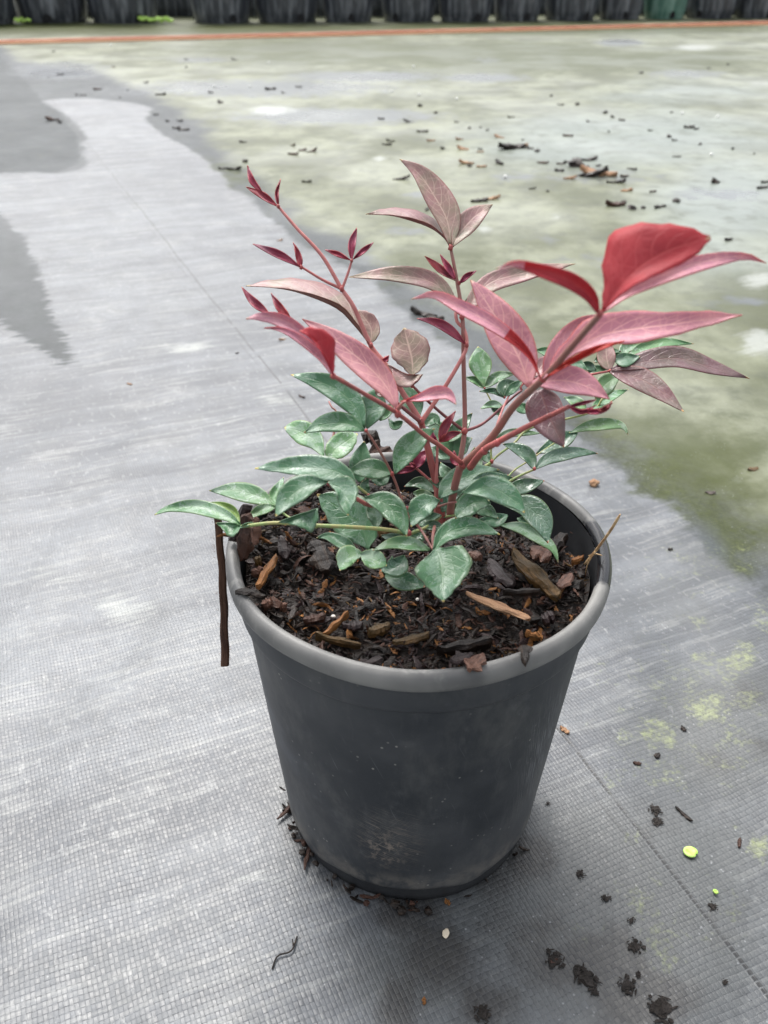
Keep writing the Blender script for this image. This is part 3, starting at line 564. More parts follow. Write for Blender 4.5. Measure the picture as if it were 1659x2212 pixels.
LM = {
 'R': (leaf_mat('red_leaf_top', (.68, .33, .375), (.54, .24, .31), (.94, .55, .52), TIP, .42, veinamt=.7, margin=(.66, .20, .18), transl=.25),
       leaf_mat('red_leaf_underside', (.48, .055, .045), (.38, .040, .035), (.60, .13, .11), TIP, .6, veinamt=.6, transl=.40, tcol=(.66, .06, .045))),
 'Y': (leaf_mat('young_leaf_top', (.33, .050, .085), (.22, .045, .085), (.50, .09, .10), (.62, .18, .14), .42, veinamt=.4, margin=(.55, .08, .09), transl=.2),
       leaf_mat('young_leaf_underside', (.40, .05, .055), (.3, .04, .05), (.5, .1, .1), (.6, .2, .15), .5, transl=.3)),
 'B': (leaf_mat('bronze_leaf_top', (.43, .235, .24), (.30, .265, .19), (.70, .50, .42), TIP, .38, residue=.12, veinamt=.8, margin=(.34, .13, .14), transl=.3, tcol=(.55, .22, .2)),
       leaf_mat('bronze_leaf_underside', (.24, .080, .055), (.19, .07, .05), (.33, .14, .1), TIP, .55, transl=.3)),
 'P': (leaf_mat('purple_leaf_top', (.16, .080, .092), (.13, .095, .080), (.26, .14, .12), (.6, .3, .12), .30, residue=.35, veinamt=.4, margin=(.22, .08, .08), wetc=.1, transl=.12, resc=(.34, .26, .26)),
       leaf_mat('purple_leaf_underside', (.18, .06, .05), (.14, .06, .05), (.25, .12, .1), TIP, .5)),
 'G': (leaf_mat('green_leaf_top', (.046, .138, .062), (.072, .175, .085), (.15, .26, .13), (.55, .42, .12), .38, residue=.42, veinamt=.38, margin=(.12, .15, .08), wetc=.12, transl=.18, tcol=(.10, .30, .06)),
       leaf_mat('green_leaf_underside', (.10, .19, .10), (.12, .21, .12), (.2, .3, .18), TIP, .55)),
 'D': (leaf_mat('dark_green_leaf_top', (.040, .105, .060), (.06, .135, .07), (.10, .19, .10), (.5, .12, .06), .26, residue=.35, veinamt=.35, margin=(.12, .16, .06), wetc=.14, transl=.15, tcol=(.08, .30, .04)),
       leaf_mat('dark_green_leaf_underside', (.08, .15, .07), (.1, .17, .08), (.2, .3, .18), TIP, .5)),
 'L': (leaf_mat('pale_green_leaf_top', (.095, .225, .100), (.145, .28, .12), (.26, .38, .22), (.55, .5, .2), .42, residue=.65, veinamt=.3, margin=(.24, .27, .10), wetc=.08, transl=.2, tcol=(.2, .45, .1), resc=(.5, .58, .54)),
       leaf_mat('pale_green_leaf_underside', (.16, .26, .13), (.18, .3, .14), (.2, .3, .18), TIP, .55)),
 'C': (leaf_mat('lime_leaf_top', (.22, .38, .08), (.30, .46, .12), (.4, .5, .2), (.5, .5, .2), .4, residue=.4, transl=.3),
       leaf_mat('lime_leaf_underside', (.2, .3, .1), (.2, .3, .1), (.2, .3, .1), TIP, .5))}
plant = empty('heavenly_bamboo_shrub', (0, 0, H-.02)); tag(plant, 'young shrub with pinkish red upper leaves and blue-green lower leaves growing in the black pot', 'shrub')
inv = Matrix.Translation((0, 0, -(H-.02)))
def to_parent(o, par): o.parent = par; o.matrix_parent_inverse = inv
def prof_default(t, tm, pw): return math.sin(math.pi*t**(math.log(.5)/math.log(tm)))**pw if 0 < t < 1 else 0.0
warn = []
def leaf(kind, c, pts, wl, wr, Yb, g=1.0, dt=0.0, dl=-.0015, dr=-.0015, tm=.42, pw=1.0, under=False, us=None, nu=20, nvh=4, fold=1.6, lab=None, wave=.0006, scol=None):
    """leaf surface through crop readings: midrib pts base to tip, apparent half widths wl/wr, plane inclination g, depth Yb at the base"""
    s_ = CROP[c][0]; mid = catmull([cr(c, p) for p in pts], nu+1)
    top = []; n0 = len(leafcount); off = n0*3.7
    y_b = mid[0][1]; P0 = at(mid[0][0], mid[0][1], Yb); dist = float((P0-CAM) @ fw)
    for i in range(nu+1):
        t = i/nu; a = mid[max(i-1, 0)]; b_ = mid[min(i+1, nu)]; d = b_-a; d = d/(np.linalg.norm(d)+1e-9); nl = np.array([d[1], -d[0]])
        def wd(w_):
            if hasattr(w_, '__len__'):
                q = t*(len(w_)-1); j = min(int(q), len(w_)-2); f_ = q-j; f_ = f_*f_*(3-2*f_); return (w_[j]*(1-f_)+w_[j+1]*f_)
            return w_*prof_default(min(max(t, .015), 1), tm, pw)+(.6 if t < 1 else 0)
        kw_ = 1.14 if kind in 'GLD' else 1.06 if kind in 'RB' else 1.0; L_, R2 = wd(wl)*s_*kw_, wd(wr)*s_*kw_
        Ym = Yb+dt*t
        row = []
        for j in range(-nvh, nvh+1):
            f_ = abs(j)/nvh; ww = L_ if j < 0 else -R2; p_ = mid[i]+nl*ww*f_
            dd = (dl if j < 0 else dr)*f_**fold*math.sin(math.pi*min(1, t*1.02+.05))
            Yv = Ym+g*dist/FPX*(y_b-p_[1])+dd+wave*f_*math.sin(t*11+off+(2 if j < 0 else 0))
            row.append(at(p_[0], p_[1], Yv))
        top.append(row)
    nv = 2*nvh+1; Vt = [Vector(p) for row in top for p in row]
    N = [Vector() for _ in Vt]
    for i in range(nu):
        for j in range(nv-1):
            q = (i*nv+j, i*nv+j+1, (i+1)*nv+j+1, (i+1)*nv+j); nn = (Vt[q[2]]-Vt[q[0]]).cross(Vt[q[3]]-Vt[q[1]])
            for a in q: N[a] += nn
    th = .00028; N = [n_.normalized() if n_.length > 0 else Vector((0, 0, 1)) for n_ in N]
    V = [v_-n_*th/2 for v_, n_ in zip(Vt, N)]+[v_+n_*th/2 for v_, n_ in zip(Vt, N)]
    zmin = min(v_.z for v_ in Vt)
    for v_ in Vt:
        r_ = math.hypot(v_.x, v_.y)
        if (r_ < .083 and v_.z < H-.013) or v_.z < .01: warn.append((kind, c, pts[0], round(v_.z, 3))); break
    F = []; MI = []; K = len(Vt)
    for i in range(nu):
        fl = under or (us is not None and us[0] <= i/nu < us[1])
        for j in range(nv-1):
            a, b_, c_, d_ = i*nv+j, i*nv+j+1, (i+1)*nv+j+1, (i+1)*nv+j
            F.append((a, d_, c_, b_)); MI.append(1 if fl else 0)
            F.append((K+a, K+b_, K+c_, K+d_)); MI.append(0 if fl else 1)
    for i in range(nu):
        for j, sgn in ((0, 1), (nv-1, -1)):
            a, d_ = i*nv+j, (i+1)*nv+j; F.append((a, K+a, K+d_, d_)[::sgn]); MI.append(0)
    for i in (0, nu):
        for j in range(nv-1):
            a, b_ = i*nv+j, i*nv+j+1; F.append((a, b_, K+b_, K+a)[::(1 if i == 0 else -1)]); MI.append(0)
    me = mesh('leaf', V, F)
    # which sheet looks at the viewer? make that one the upper side unless told otherwise
    cen = Vt[(nu//2)*nv+nvh]; nn = N[(nu//2)*nv+nvh]; LV = len(V)
    L2 = wd(wl)
    facing = nn.dot(Vector(CAM)-cen) > 0
    if facing: MI = [1-m_ for m_ in MI]
    uvl = me.uv_layers.new(name='leaf')
    for lp in me.loops:
        q = lp.vertex_index % K; uvl.data[lp.index].uv = ((q//nv)/nu, (q % nv)/(nv-1))
    o = obj('leaf', me, list(LM[kind])); me.polygons.foreach_set('material_index', MI)
    to_parent(o, plant)
    if lab: o['label'] = lab
    leafcount.append(o); return o
leafcount = []
stem_m = {}
for nm_, c1_, c2_ in (('red', (.44, .115, .105), (.30, .085, .08)), ('brown', (.34, .135, .12), (.30, .15, .12)), ('green', (.24, .34, .12), (.33, .30, .12)), ('maroon', (.16, .05, .055), (.24, .07, .07)), ('node', (.42, .085, .08), (.33, .075, .07)), ('pink', (.58, .22, .20), (.46, .15, .14))):
    m_, k, b = newmat(nm_+'_stem'); tc = k.new('ShaderNodeTexCoord').outputs['Object']
    setp(k, b, col=k.mix(k.ss(k.noise(k.vmul(tc, (1, 1, .3)), 260, 3), .35, .65), c1_, c2_), rough=.45, nor=k.bump(k.noise(k.vmul(tc, (1, 1, .2)), 900, 2), .3, .0003)); stem_m[nm_] = m_
def stem(mat, pts, r0, r1, name='stem', n=None, nodes=()):
    """pts: (crop, (x,y), Y); radii in mm"""
    P = catmull([at(*cr(c, p), Y) for c, p, Y in pts], n or max(8, 7*len(pts))); m_ = len(P)
    R = [(r0*(1-i/(m_-1))+r1*i/(m_-1))*.00082 for i in range(m_)]
    V, F = tube_geo(P, R, 10); o = obj(name, mesh(name, V, F), stem_m[mat]); to_parent(o, plant); return o
def joint(c, p, Y, r):
    q = Vector(at(*cr(c, p), Y)); V, F = crumb(r*.00078, len(leafcount)+int(p[0]), 1.25, 2, .22)
    o = obj('leaf_joint', mesh('leaf_joint', [Vector(v)+q for v in V], F), stem_m['node']); to_parent(o, plant)

# canes and petioles
stem('brown', [('G', (610, 700), -.006), ('G', (625, 560), -.010), ('G', (660, 400), -.014), ('G', (690, 338), -.016), ('G', (860, 175), -.030), ('C', (240, 1130), -.045), ('C', (420, 960), -.068), ('C', (560, 800), -.085), ('C', (722, 615), -.100)], 2.0, 1.0, 'cane', 60)
stem('red', [('G', (690, 330), -.018), ('G', (560, 225), -.028), ('D', (1350, 1090), -.038), ('D', (1145, 925), -.050), ('D', (900, 780), -.062), ('D', (690, 660), -.075)], 1.15, .75)
stem('brown', [('G', (655, 400), .004), ('G', (685, 260), .008), ('G', (702, 135), .012), ('G', (703, 0), .016), ('D', (1610, 600), .018), ('B', (1035, 1540), .022), ('B', (985, 1200), .027), ('B', (930, 915), .032)], 1.5, .75, 'cane', 40)
stem('red', [('G', (575, 700), -.004), ('G', (550, 520), -.002), ('G', (520, 380), .0), ('G', (485, 235), .002), ('D', (1310, 985), .005)], 2.1, 1.5, 'cane', 30)
stem('pink', [('G', (530, 690), -.003), ('G', (535, 440), -.002), ('G', (540, 300), .0), ('G', (543, 200), .001)], 1.0, .6)
stem('pink', [('D', (1310, 985), .005), ('D', (1470, 750), .010), ('D', (1600, 530), .015), ('D', (1632, 440), .018), ('B', (1052, 1640), .021), ('B', (985, 1560), .022), ('B', (975, 1480), .023)], 1.2, .8)
stem('pink', [('D', (1310, 985), .005), ('D', (1150, 730), .008), ('D', (1060, 580), .010), ('D', (955, 445), .013), ('A', (1185, 1440), .016), ('A', (1075, 1275), .018)], 1.5, .95)
stem('maroon', [('D', (1300, 980), -.004), ('D', (1140, 850), -.010), ('D', (1060, 780), -.016), ('D', (930, 705), -.02)], 1.0, .6)
stem('pink', [('A', (1075, 1275), .018), ('A', (900, 980), .023), ('A', (680, 740), .028), ('A', (518, 550), .032)], .95, .65)
stem('red', [('A', (1075, 1275), .018), ('A', (900, 1190), .020), ('A', (720, 1080), .022)], .8, .55)
stem('pink', [('A', (1080, 1272), .018), ('A', (1130, 1140), .020), ('A', (1165, 1025), .022)], .7, .5)
stem('maroon', [('G', (700, 138), .012), ('D', (1450, 920), .011), ('D', (1330, 810), .009), ('D', (1245, 725), .008)], .85, .7)
stem('maroon', [('G', (702, 138), .012), ('G', (820, 85), .018), ('C', (240, 1075), .024), ('C', (285, 1040), .026)], .85, .6)
stem('red', [('C', (285, 1040), .026), ('C', (290, 1005), .028), ('C', (420, 960), .032), ('C', (600, 960), .036), ('C', (780, 932), .040)], .6, .6)
stem('red', [('G', (735, 350), -.022), ('G', (810, 255), -.034), ('G', (890, 205), -.042), ('C', (330, 1235), -.052), ('C', (550, 1130), -.064)], 1.7, .85, 'stem', 40)
stem('green', [('G', (735, 650), .004), ('G', (800, 470), .016), ('G', (862, 315), .026), ('G', (990, 210), .036), ('G', (1100, 115), .044), ('C', (660, 1165), .052), ('C', (740, 1080), .056)], .7, .6)
stem('green', [('G', (862, 315), .026), ('G', (860, 230), .030), ('C', (160, 1190), .036), ('C', (120, 1110), .040), ('C', (78, 1030), .044)], .6, .4)
stem('green', [('G', (820, 345), .022), ('G', (862, 318), .026)], .8, .8)
stem('pink', [('G', (862, 200), -.002), ('G', (900, 80), .004), ('C', (185, 1130), .012), ('C', (225, 1050), .018)], .7, .45)
stem('green', [('G', (1110, 362), .012), ('G', (1000, 412), .010), ('G', (880, 490), .006), ('G', (800, 580), .002)], .6, .7)
stem('green', [('G', (700, 660), -.004), ('G', (830, 560), .004), ('G', (980, 380), .022), ('G', (1080, 310), .030), ('G', (1320, 145), .045)], .5, .45)
stem('green', [('E', (600, 785), -.030), ('E', (820, 760), -.034), ('E', (1050, 775), -.038), ('E', (1330, 788), -.036), ('E', (1560, 805), -.032), ('G', (378, 742), -.026)], .85, 1.0)
stem('green', [('G', (378, 742), -.026), ('G', (480, 700), -.018), ('G', (560, 640), -.008)], .9, .8)
stem('brown', [('D', (922, 1045), -.015), ('G', (200, 250), -.013), ('G', (275, 388), -.012), ('G', (330, 540), -.012), ('G', (372, 735), -.026)], .6, .75)
stem('brown', [('G', (372, 640), -.026), ('G', (440, 710), -.024), ('G', (515, 830), -.040)], .7, .6)
stem('red', [('G', (415, 352), .002), ('G', (520, 445), -.001), ('G', (540, 470), -.002)], .65, .7)
stem('red', [('E', (1180, 495), -.055), ('E', (1380, 612), -.045), ('E', (1480, 650), -.036), ('G', (420, 590), -.020)], 1.0, .8)
stem('green', [('E', (1370, 520), -.02), ('E', (1440, 575), -.02), ('E', (1520, 640), -.018)], .6, .6)
stem('green', [('E', (825, 645), .004), ('E', (880, 700), .004), ('E', (960, 745), .0), ('E', (1100, 790), -.006)], .6, .7)
stem('brown', [('G', (545, 580), -.01), ('G', (650, 555), -.016), ('G', (830, 565), -.018)], .6, .5)
stem('green', [('G', (590, 640), -.012), ('G', (690, 620), -.010), ('G', (790, 560), -.004)], .6, .5)
stem('brown', [('G', (520, 830), -.040), ('G', (515, 760), -.030), ('G', (530, 680), -.014)], .7, .9)
stem('pink', [('D', (1150, 890), -.052), ('D', (1180, 850), -.056), ('D', (1200, 840), -.057)], .9, .5)
stem('brown', [('D', (660, 840), .075), ('D', (680, 880), .072), ('D', (712, 925), .070), ('D', (690, 1100), .060)], .5, .8, 'dry_twig')
for c_, p_, Y_, r_ in (('G', (690, 335), -.018, 1.9), ('D', (1145, 925), -.051, 1.5), ('D', (690, 662), -.076, 1.1), ('G', (702, 138), .011, 1.7), ('B', (1028, 1525), .021, 1.4), ('B', (930, 912), .031, 1.3), ('B', (1005, 1222), .026, .9), ('D', (1310, 985), .003, 1.8), ('D', (1630, 442), .017, 1.2), ('A', (1075, 1275), .017, 1.2), ('A', (518, 548), .031, .9), ('A', (718, 1082), .021, 1.0), ('A', (1163, 1025), .021, .8), ('D', (955, 445), .012, 1.2), ('D', (1245, 728), .007, 1.2), ('C', (722, 612), -.101, 1.1), ('C', (402, 978), -.067, 1.3), ('G', (895, 208), -.044, 1.5), ('G', (815, 255), -.036, 1.8), ('G', (862, 316), .025, 1.1), ('G', (1112, 358), .011, 1.0), ('G', (375, 738), -.028, 1.4), ('G', (277, 388), -.013, 1.1), ('D', (922, 1045), -.016, .9), ('E', (1180, 500), -.056, 1.0), ('C', (778, 932), .039, .9), ('D', (1060, 545), .012, 1.5), ('G', (545, 205), .0, .7), ('G', (360, 630), -.027, 1.3), ('E', (1440, 575), -.021, .7), ('C', (78, 1028), .043, .6), ('C', (188, 1078), .016, .7)):
    joint(c_, p_, Y_, r_)

# --- young shoots, upper left
leaf('Y', 'A', [(515, 550), (380, 445), (232, 375)], 34, 26, .032, .8, tm=.5)
leaf('Y', 'A', [(370, 415), (285, 320), (245, 185)], 24, 26, .034, .8, tm=.45)
leaf('Y', 'A', [(518, 545), (503, 430), (537, 305)], 13, 15, .032, .8)
leaf('Y', 'A', [(715, 1085), (600, 1015), (480, 955), (292, 878)], 30, 38, .022, .8, tm=.5)
leaf('Y', 'A', [(715, 1075), (690, 965), (648, 862)], 26, 26, .021, .8, tm=.3)
leaf('Y', 'A', [(1162, 1025), (1163, 880), (1208, 735)], 28, 34, .022, .8, tm=.5)
leaf('Y', 'A', [(1150, 1020), (1040, 968), (930, 930)], 20, 22, .022, .8, tm=.5)
leaf('Y', 'A', [(1175, 1015), (1260, 942), (1355, 865)], 22, 22, .022, .8, tm=.5)
leaf('B', 'A', [(1326, 1773), (1180, 1590), (1020, 1440), (700, 1310), (450, 1262), (230, 1250)], [3, -30, -42, -30, -12, 0, 0], [3, 70, 125, 140, 110, 60, 2], .012, 1.1, dl=-.006, dr=.004, lab='long arching bronze-pink leaf')
# --- top centre trio
leaf('B', 'B', [(930, 900), (900, 680), (800, 480), (650, 260), (480, 130)], 88, 140, .032, .75, tm=.42, lab='bronze-pink leaf at the very top')
leaf('B', 'B', [(920, 900), (870, 825), (760, 742), (600, 680), (400, 628), (180, 615)], [2, -14, -26, -24, -8, 0, 0], [3, 40, 85, 95, 75, 45, 2], .031, .9, dl=-.004, dr=.004)
leaf('B', 'B', [(945, 905), (1010, 790), (1130, 650), (1300, 530)], 98, 80, .031, .9, tm=.5)
leaf('Y', 'B', [(970, 1200), (850, 1110), (700, 985)], 30, 36, .024, .8, tm=.5)
leaf('Y', 'B', [(972, 1185), (905, 1080), (838, 970)], 28, 28, .023, .8, tm=.4)
leaf('Y', 'B', [(1010, 1225), (1070, 1160), (1157, 1115)], 20, 26, .025, .8)
leaf('B', 'B', [(1020, 1510), (800, 1240), (450, 1155), (30, 1170)], 60, 90, .022, 1.0, tm=.45)
leaf('B', 'B', [(1035, 1520), (1250, 1240), (1600, 1130), (2030, 1054)], 80, 80, .024, 1.0, tm=.4)
leaf('G', 'B', [(1035, 1530), (1100, 1400), (1150, 1280)], 45, 40, .03, .9)
leaf('Y', 'D', [(1620, 432), (1500, 330), (1400, 280), (1280, 255)], 30, 38, .016, .8, tm=.45)
# --- bold red leaves, right
leaf('R', 'C', [(735, 600), (830, 470), (960, 345), (1130, 250), (1338, 190)], [5, 62, 165, 238, 205, 140, 88, 10], [5, 22, 44, 70, 88, 92, 72, 10], -.101, .35, dl=.004, dr=-.004, under=True, lab='broad deep red leaf seen from below')
leaf('R', 'C', [(738, 605), (900, 480), (1200, 352), (1500, 292), (1650, 332)], 44, 44, -.095, .7, tm=.5, dt=.012)
leaf('R', 'C', [(712, 605), (665, 510), (560, 432), (400, 375), (250, 335), (140, 365)], 42, 44, -.101, .5, dt=-.012, tm=.35, us=(0, .72))
leaf('R', 'C', [(405, 975), (560, 830), (760, 725), (1150, 668), (1515, 618)], [4, 60, 112, 98, 66, 46, 2], [4, 16, 50, 78, 60, 34, 2], -.072, .7, dt=-.005, lab='long pink-red leaf reaching right')
leaf('R', 'C', [(425, 965), (560, 868), (700, 800), (860, 764)], 6, 26, -.078, .4, tm=.5, under=True)
leaf('R', 'C', [(405, 975), (500, 810), (620, 680), (770, 610)], 62, 50, -.062, .8)
leaf('R', 'C', [(330, 1020), (270, 860), (170, 680), (70, 520), (0, 425)], 95, 120, -.055, .7, tm=.42, lab='broad pink-red veined leaf')
leaf('R', 'C', [(390, 972), (335, 855), (240, 755), (100, 658), (-60, 575), (-200, 508), (-333, 532)], 36, 42, -.070, .8, tm=.55, us=(0, .34))
leaf('R', 'C', [(345, 1000), (500, 985), (640, 1015), (776, 1088)], 85, 62, -.060, .9, tm=.45, lab='small pink leaf pointing down right')
leaf('P', 'C', [(388, 1035), (420, 1130), (470, 1250), (522, 1358)], 90, 118, -.040, .8, tm=.33, pw=.9, lab='dark purple hanging leaf')
leaf('B', 'C', [(775, 930), (758, 850), (752, 730)], 50, 48, .040, .8)
leaf('P', 'C', [(785, 925), (950, 885), (1150, 862), (1350, 918), (1560, 975)], 70, 48, .039, 1.2, tm=.42)
leaf('P', 'C', [(780, 935), (930, 970), (1060, 1045), (1190, 1160)], 66, 62, .038, 1.2, tm=.4)
leaf('L', 'C', [(875, 855), (960, 800), (1100, 772), (1245, 780)], 26, 26, .050, 1.3)
leaf('L', 'C', [(855, 870), (870, 810), (960, 778)], 34, 20, .052, 1.3)
leaf('G', 'C', [(795, 862), (870, 862), (945, 850)], 28, 40, .044, 1.2)
leaf('D', 'C', [(780, 890), (730, 862), (688, 884)], 22, 26, .044, 1.2)
leaf('G', 'C', [(655, 945), (705, 925), (768, 930)], 24, 22, .046, 1.2)
leaf('D', 'C', [(845, 870), (830, 850), (770, 850)], 18, 18, .046, 1.2)
leaf('L', 'C', [(485, 850), (420, 822), (358, 815)], 24, 22, .040, 1.2)
leaf('G', 'C', [(515, 885), (590, 895), (655, 940)], 32, 26, .045, 1.2)
leaf('B', 'C', [(360, 960), (400, 900), (470, 840)], 40, 40, .03, 1.1)
leaf('L', 'C', [(835, 960), (760, 1000), (695, 1090)], 50, 48, .052, 1.3, tm=.5)
leaf('L', 'C', [(670, 1148), (770, 1078), (880, 1035)], 28, 26, .052, 1.3)
leaf('L', 'C', [(645, 1140), (590, 1105), (520, 1078)], 26, 28, .050, 1.3)
leaf('Y', 'C', [(550, 1130), (625, 1112), (700, 1093)], 9, 8, -.064, .6)
leaf('Y', 'C', [(550, 1133), (625, 1160), (702, 1122)], 12, 12, -.065, .6)
leaf('Y', 'C', [(600, 1152), (700, 1160), (765, 1140), (786, 1098)], 15, 12, -.066, .6)
leaf('Y', 'C', [(715, 1155), (745, 1140), (792, 1110)], 8, 8, -.067, .6)
leaf('L', 'C', [(78, 1027), (65, 930), (42, 795)], 60, 52, .044, .9, tm=.6)
leaf('L', 'C', [(80, 1024), (150, 965), (250, 945)], 26, 24, .044, 1.2)
leaf('L', 'C', [(75, 1027), (30, 985), (-40, 968)], 18, 18, .044, 1.2)
leaf('D', 'C', [(190, 1078), (188, 1020), (258, 992)], 36, 22, .016, 1.1)
leaf('D', 'C', [(186, 1078), (130, 1045), (48, 1045)], 12, 16, .016, 1.1)
leaf('G', 'C', [(192, 1072), (240, 1020), (300, 978)], 20, 24, .016, 1.1)
leaf('L', 'C', [(185, 1135), (120, 1118), (55, 1142)], 16, 20, .03, 1.2)
leaf('D', 'C', [(180, 1145), (150, 1160), (110, 1130)], 14, 16, .03, 1.2)
leaf('D', 'G', [(1108, 362), (1075, 290), (1000, 240), (925, 212)], 26, 44, .012, 1.2)
leaf('D', 'G', [(1115, 358), (1200, 295), (1350, 262), (1488, 268)], 36, 34, .012, 1.2, lab='glossy dark green leaf with red tip')
leaf('D', 'G', [(1365, 146), (1250, 205), (1120, 270)], 42, 45, .045, 1.2)
leaf('L', 'G', [(1315, 148), (1420, 108), (1540, 92), (1630, 105), (1663, 160)], 30, 32, .045, 1.2, tm=.5, lab='pale frosted green leaf arching right')
leaf('L', 'G', [(880, 185), (980, 145), (1150, 150)], 20, 22, .040, 1.2)
# --- pink leaves, left
leaf('R', 'D', [(1140, 890), (1070, 740), (940, 595), (750, 440), (600, 335), (470, 258)], 92, 96, -.050, .75, tm=.42, lab='broad pink-red veined leaf at left')
leaf('R', 'D', [(685, 655), (600, 500), (500, 385), (350, 275), (200, 235), (75, 258)], [2, 8, 20, 40, 50, 40, 2], [2, 6, 20, 40, 42, 26, 2], -.068, .7)
leaf('R', 'D', [(682, 652), (600, 530), (450, 405), (320, 335), (203, 322)], 20, 36, -.073, .7)
leaf('R', 'D', [(690, 655), (650, 545), (590, 440), (520, 375), (450, 342)], 12, [3, 30, 62, 105, 95, 60, 2], -.079, .5, under=True, lab='deep red underside of a folded leaf')
leaf('R', 'D', [(1165, 840), (1290, 815), (1420, 780), (1500, 790), (1558, 862)], 46, 44, -.055, .9, tm=.62)
leaf('Y', 'D', [(235, 220), (130, 140), (45, 33)], 26, 30, .0, .8)
leaf('Y', 'D', [(390, 262), (310, 170), (252, 75)], 28, 24, .0, .8)
leaf('P', 'D', [(1060, 790), (1020, 770), (985, 735)], 34, 10, -.012, .8)
leaf('B', 'D', [(1245, 665), (1245, 540), (1190, 322)], [3, 55, 105, 128, 125, 85, 4], [3, 55, 110, 134, 130, 85, 4], .007, .7, lab='rounded bronze-green leaf')
leaf('B', 'D', [(1315, 652), (1200, 655), (1075, 580)], [3, 40, 75, 85, 60, 20, 2], [2, 5, 10, 12, 10, 6, 1], .004, 1.0)
leaf('B', 'D', [(1245, 728), (1262, 690), (1322, 650)], 20, 22, .004, .8, under=True)
leaf('B', 'D', [(955, 435), (955, 320), (870, 195)], [3, 45, 70, 75, 70, 45, 2], [3, 35, 55, 62, 62, 42, 2], .018, .8)
leaf('Y', 'D', [(1030, 545), (1060, 545), (1082, 515)], 14, 14, .008, .6)
# --- green leaves
leaf('G', 'D', [(908, 1032), (845, 880), (720, 760), (560, 690), (390, 652)], 72, 80, -.014, .9, tm=.45, lab='long blue-green leaf pointing left')
leaf('G', 'D', [(930, 1032), (965, 890), (1010, 745)], 88, 82, -.012, .8, tm=.55, pw=.85)
leaf('G', 'D', [(1290, 965), (1245, 840), (1175, 715)], 75, 70, .018, .8, tm=.5)
leaf('L', 'D', [(1018, 975), (1080, 900), (1120, 830)], 32, 28, .015, .8)
leaf('G', 'E', [(1415, 152), (1290, 105), (1150, 110), (1012, 165)], 50, 68, -.016, .9, tm=.45)
leaf('L', 'E', [(1150, 330), (1080, 215), (985, 155), (884, 132)], 68, 72, .035, 1.1, tm=.6, pw=.8)
leaf('L', 'E', [(1165, 348), (1240, 262), (1368, 172)], [3, 45, 65, 72, 70, 50, 3], [3, 40, 62, 66, 62, 42, 3], .035, 1.1)
leaf('G', 'E', [(1380, 490), (1395, 360), (1412, 220)], 72, 60, .012, .7)
leaf('G', 'E', [(1592, 432), (1450, 402), (1300, 420)], 58, 62, -.010, 1.1)
leaf('D', 'E', [(1442, 572), (1418, 520), (1440, 465)], 32, 26, -.018, .8)
leaf('G', 'E', [(1370, 540), (1240, 425), (1000, 395), (690, 402)], [3, 45, 68, 62, 40, 22, 2], [3, 50, 76, 80, 66, 40, 2], -.058, 1.1, lab='large pale blue-green leaf over the mulch')
leaf('G', 'E', [(1175, 490), (1270, 555), (1305, 712)], [4, 60, 92, 90, 62, 30, 2], [4, 20, 34, 44, 44, 26, 2], -.057, 1.1)
leaf('G', 'E', [(1172, 488), (1040, 515), (920, 590), (826, 718)], 62, 84, -.060, 1.1, tm=.5)
leaf('L', 'E', [(825, 642), (700, 580), (550, 548), (385, 547)], 56, 58, .004, 1.3, tm=.45)
leaf('L', 'E', [(832, 652), (725, 678), (627, 742)], 28, 32, .002, 1.2)
leaf('L', 'E', [(850, 650), (820, 580), (880, 460)], 32, 40, .004, 1.2)
leaf('C', 'E', [(590, 768), (540, 680), (450, 642), (355, 630)], 22, 30, -.024, 1.2)
leaf('L', 'E', [(592, 772), (490, 706), (300, 652), (130, 662), (25, 708)], 44, 42, -.030, 1.2, tm=.42, lab='narrow pale green leaf reaching out past the left rim')
leaf('G', 'E', [(602, 778), (520, 775), (430, 762)], [3, 45, 68, 62, 34, 14, 1], 14, -.030, 1.1)
leaf('G', 'E', [(590, 792), (640, 770), (682, 757)], 9, 9, -.031, .8)
leaf('G', 'E', [(1105, 664), (1030, 705), (840, 757)], [3, 60, 110, 70, 40, 16, 1], 14, -.040, .8)
leaf('G', 'E', [(1440, 940), (1400, 800), (1270, 680), (1100, 572)], [3, 90, 130, 128, 105, 62, 3], [3, 70, 120, 140, 120, 66, 3], -.012, .9, lab='large dull green leaf with a wet patch')
leaf('G', 'G', [(112, 530), (240, 565), (320, 655), (362, 758)], 68, 58, -.040, 1.0, tm=.45)
leaf('G', 'E', [(1370, 960), (1270, 895), (1170, 850), (1097, 860)], 34, 40, -.038, 1.2)
leaf('L', 'E', [(1405, 965), (1310, 985), (1250, 1075)], [4, 25, 44, 50, 46, 28, 2], [4, 34, 62, 72, 62, 34, 2], -.040, 1.2)
leaf('L', 'E', [(1385, 962), (1470, 1000), (1560, 1045)], [4, 34, 56, 62, 58, 40, 3], [4, 34, 52, 56, 48, 30, 3], -.040, 1.2)
leaf('L', 'G', [(500, 836), (390, 806), (280, 800), (160, 838)], 28, 42, -.040, 1.2)
leaf('G', 'G', [(292, 388), (350, 260), (430, 180), (527, 122)], 62, 62, -.020, .8, tm=.48)
leaf('G', 'G', [(625, 255), (565, 140), (468, 72)], 50, 52, .02, .9)
leaf('G', 'G', [(605, 200), (685, 110), (747, 30)], 44, 36, .022, .9)
leaf('G', 'G', [(640, 288), (690, 215), (747, 178)], 50, 42, .02, .9)
leaf('G', 'G', [(500, 240), (570, 262), (665, 290)], 34, 38, .022, 1.0)
leaf('Y', 'G', [(555, 195), (590, 105), (650, 18)], 26, 26, .0, .7, lab='plum-coloured young leaf')
leaf('Y', 'G', [(555, 200), (620, 160), (685, 142)], 22, 22, .0, .7)
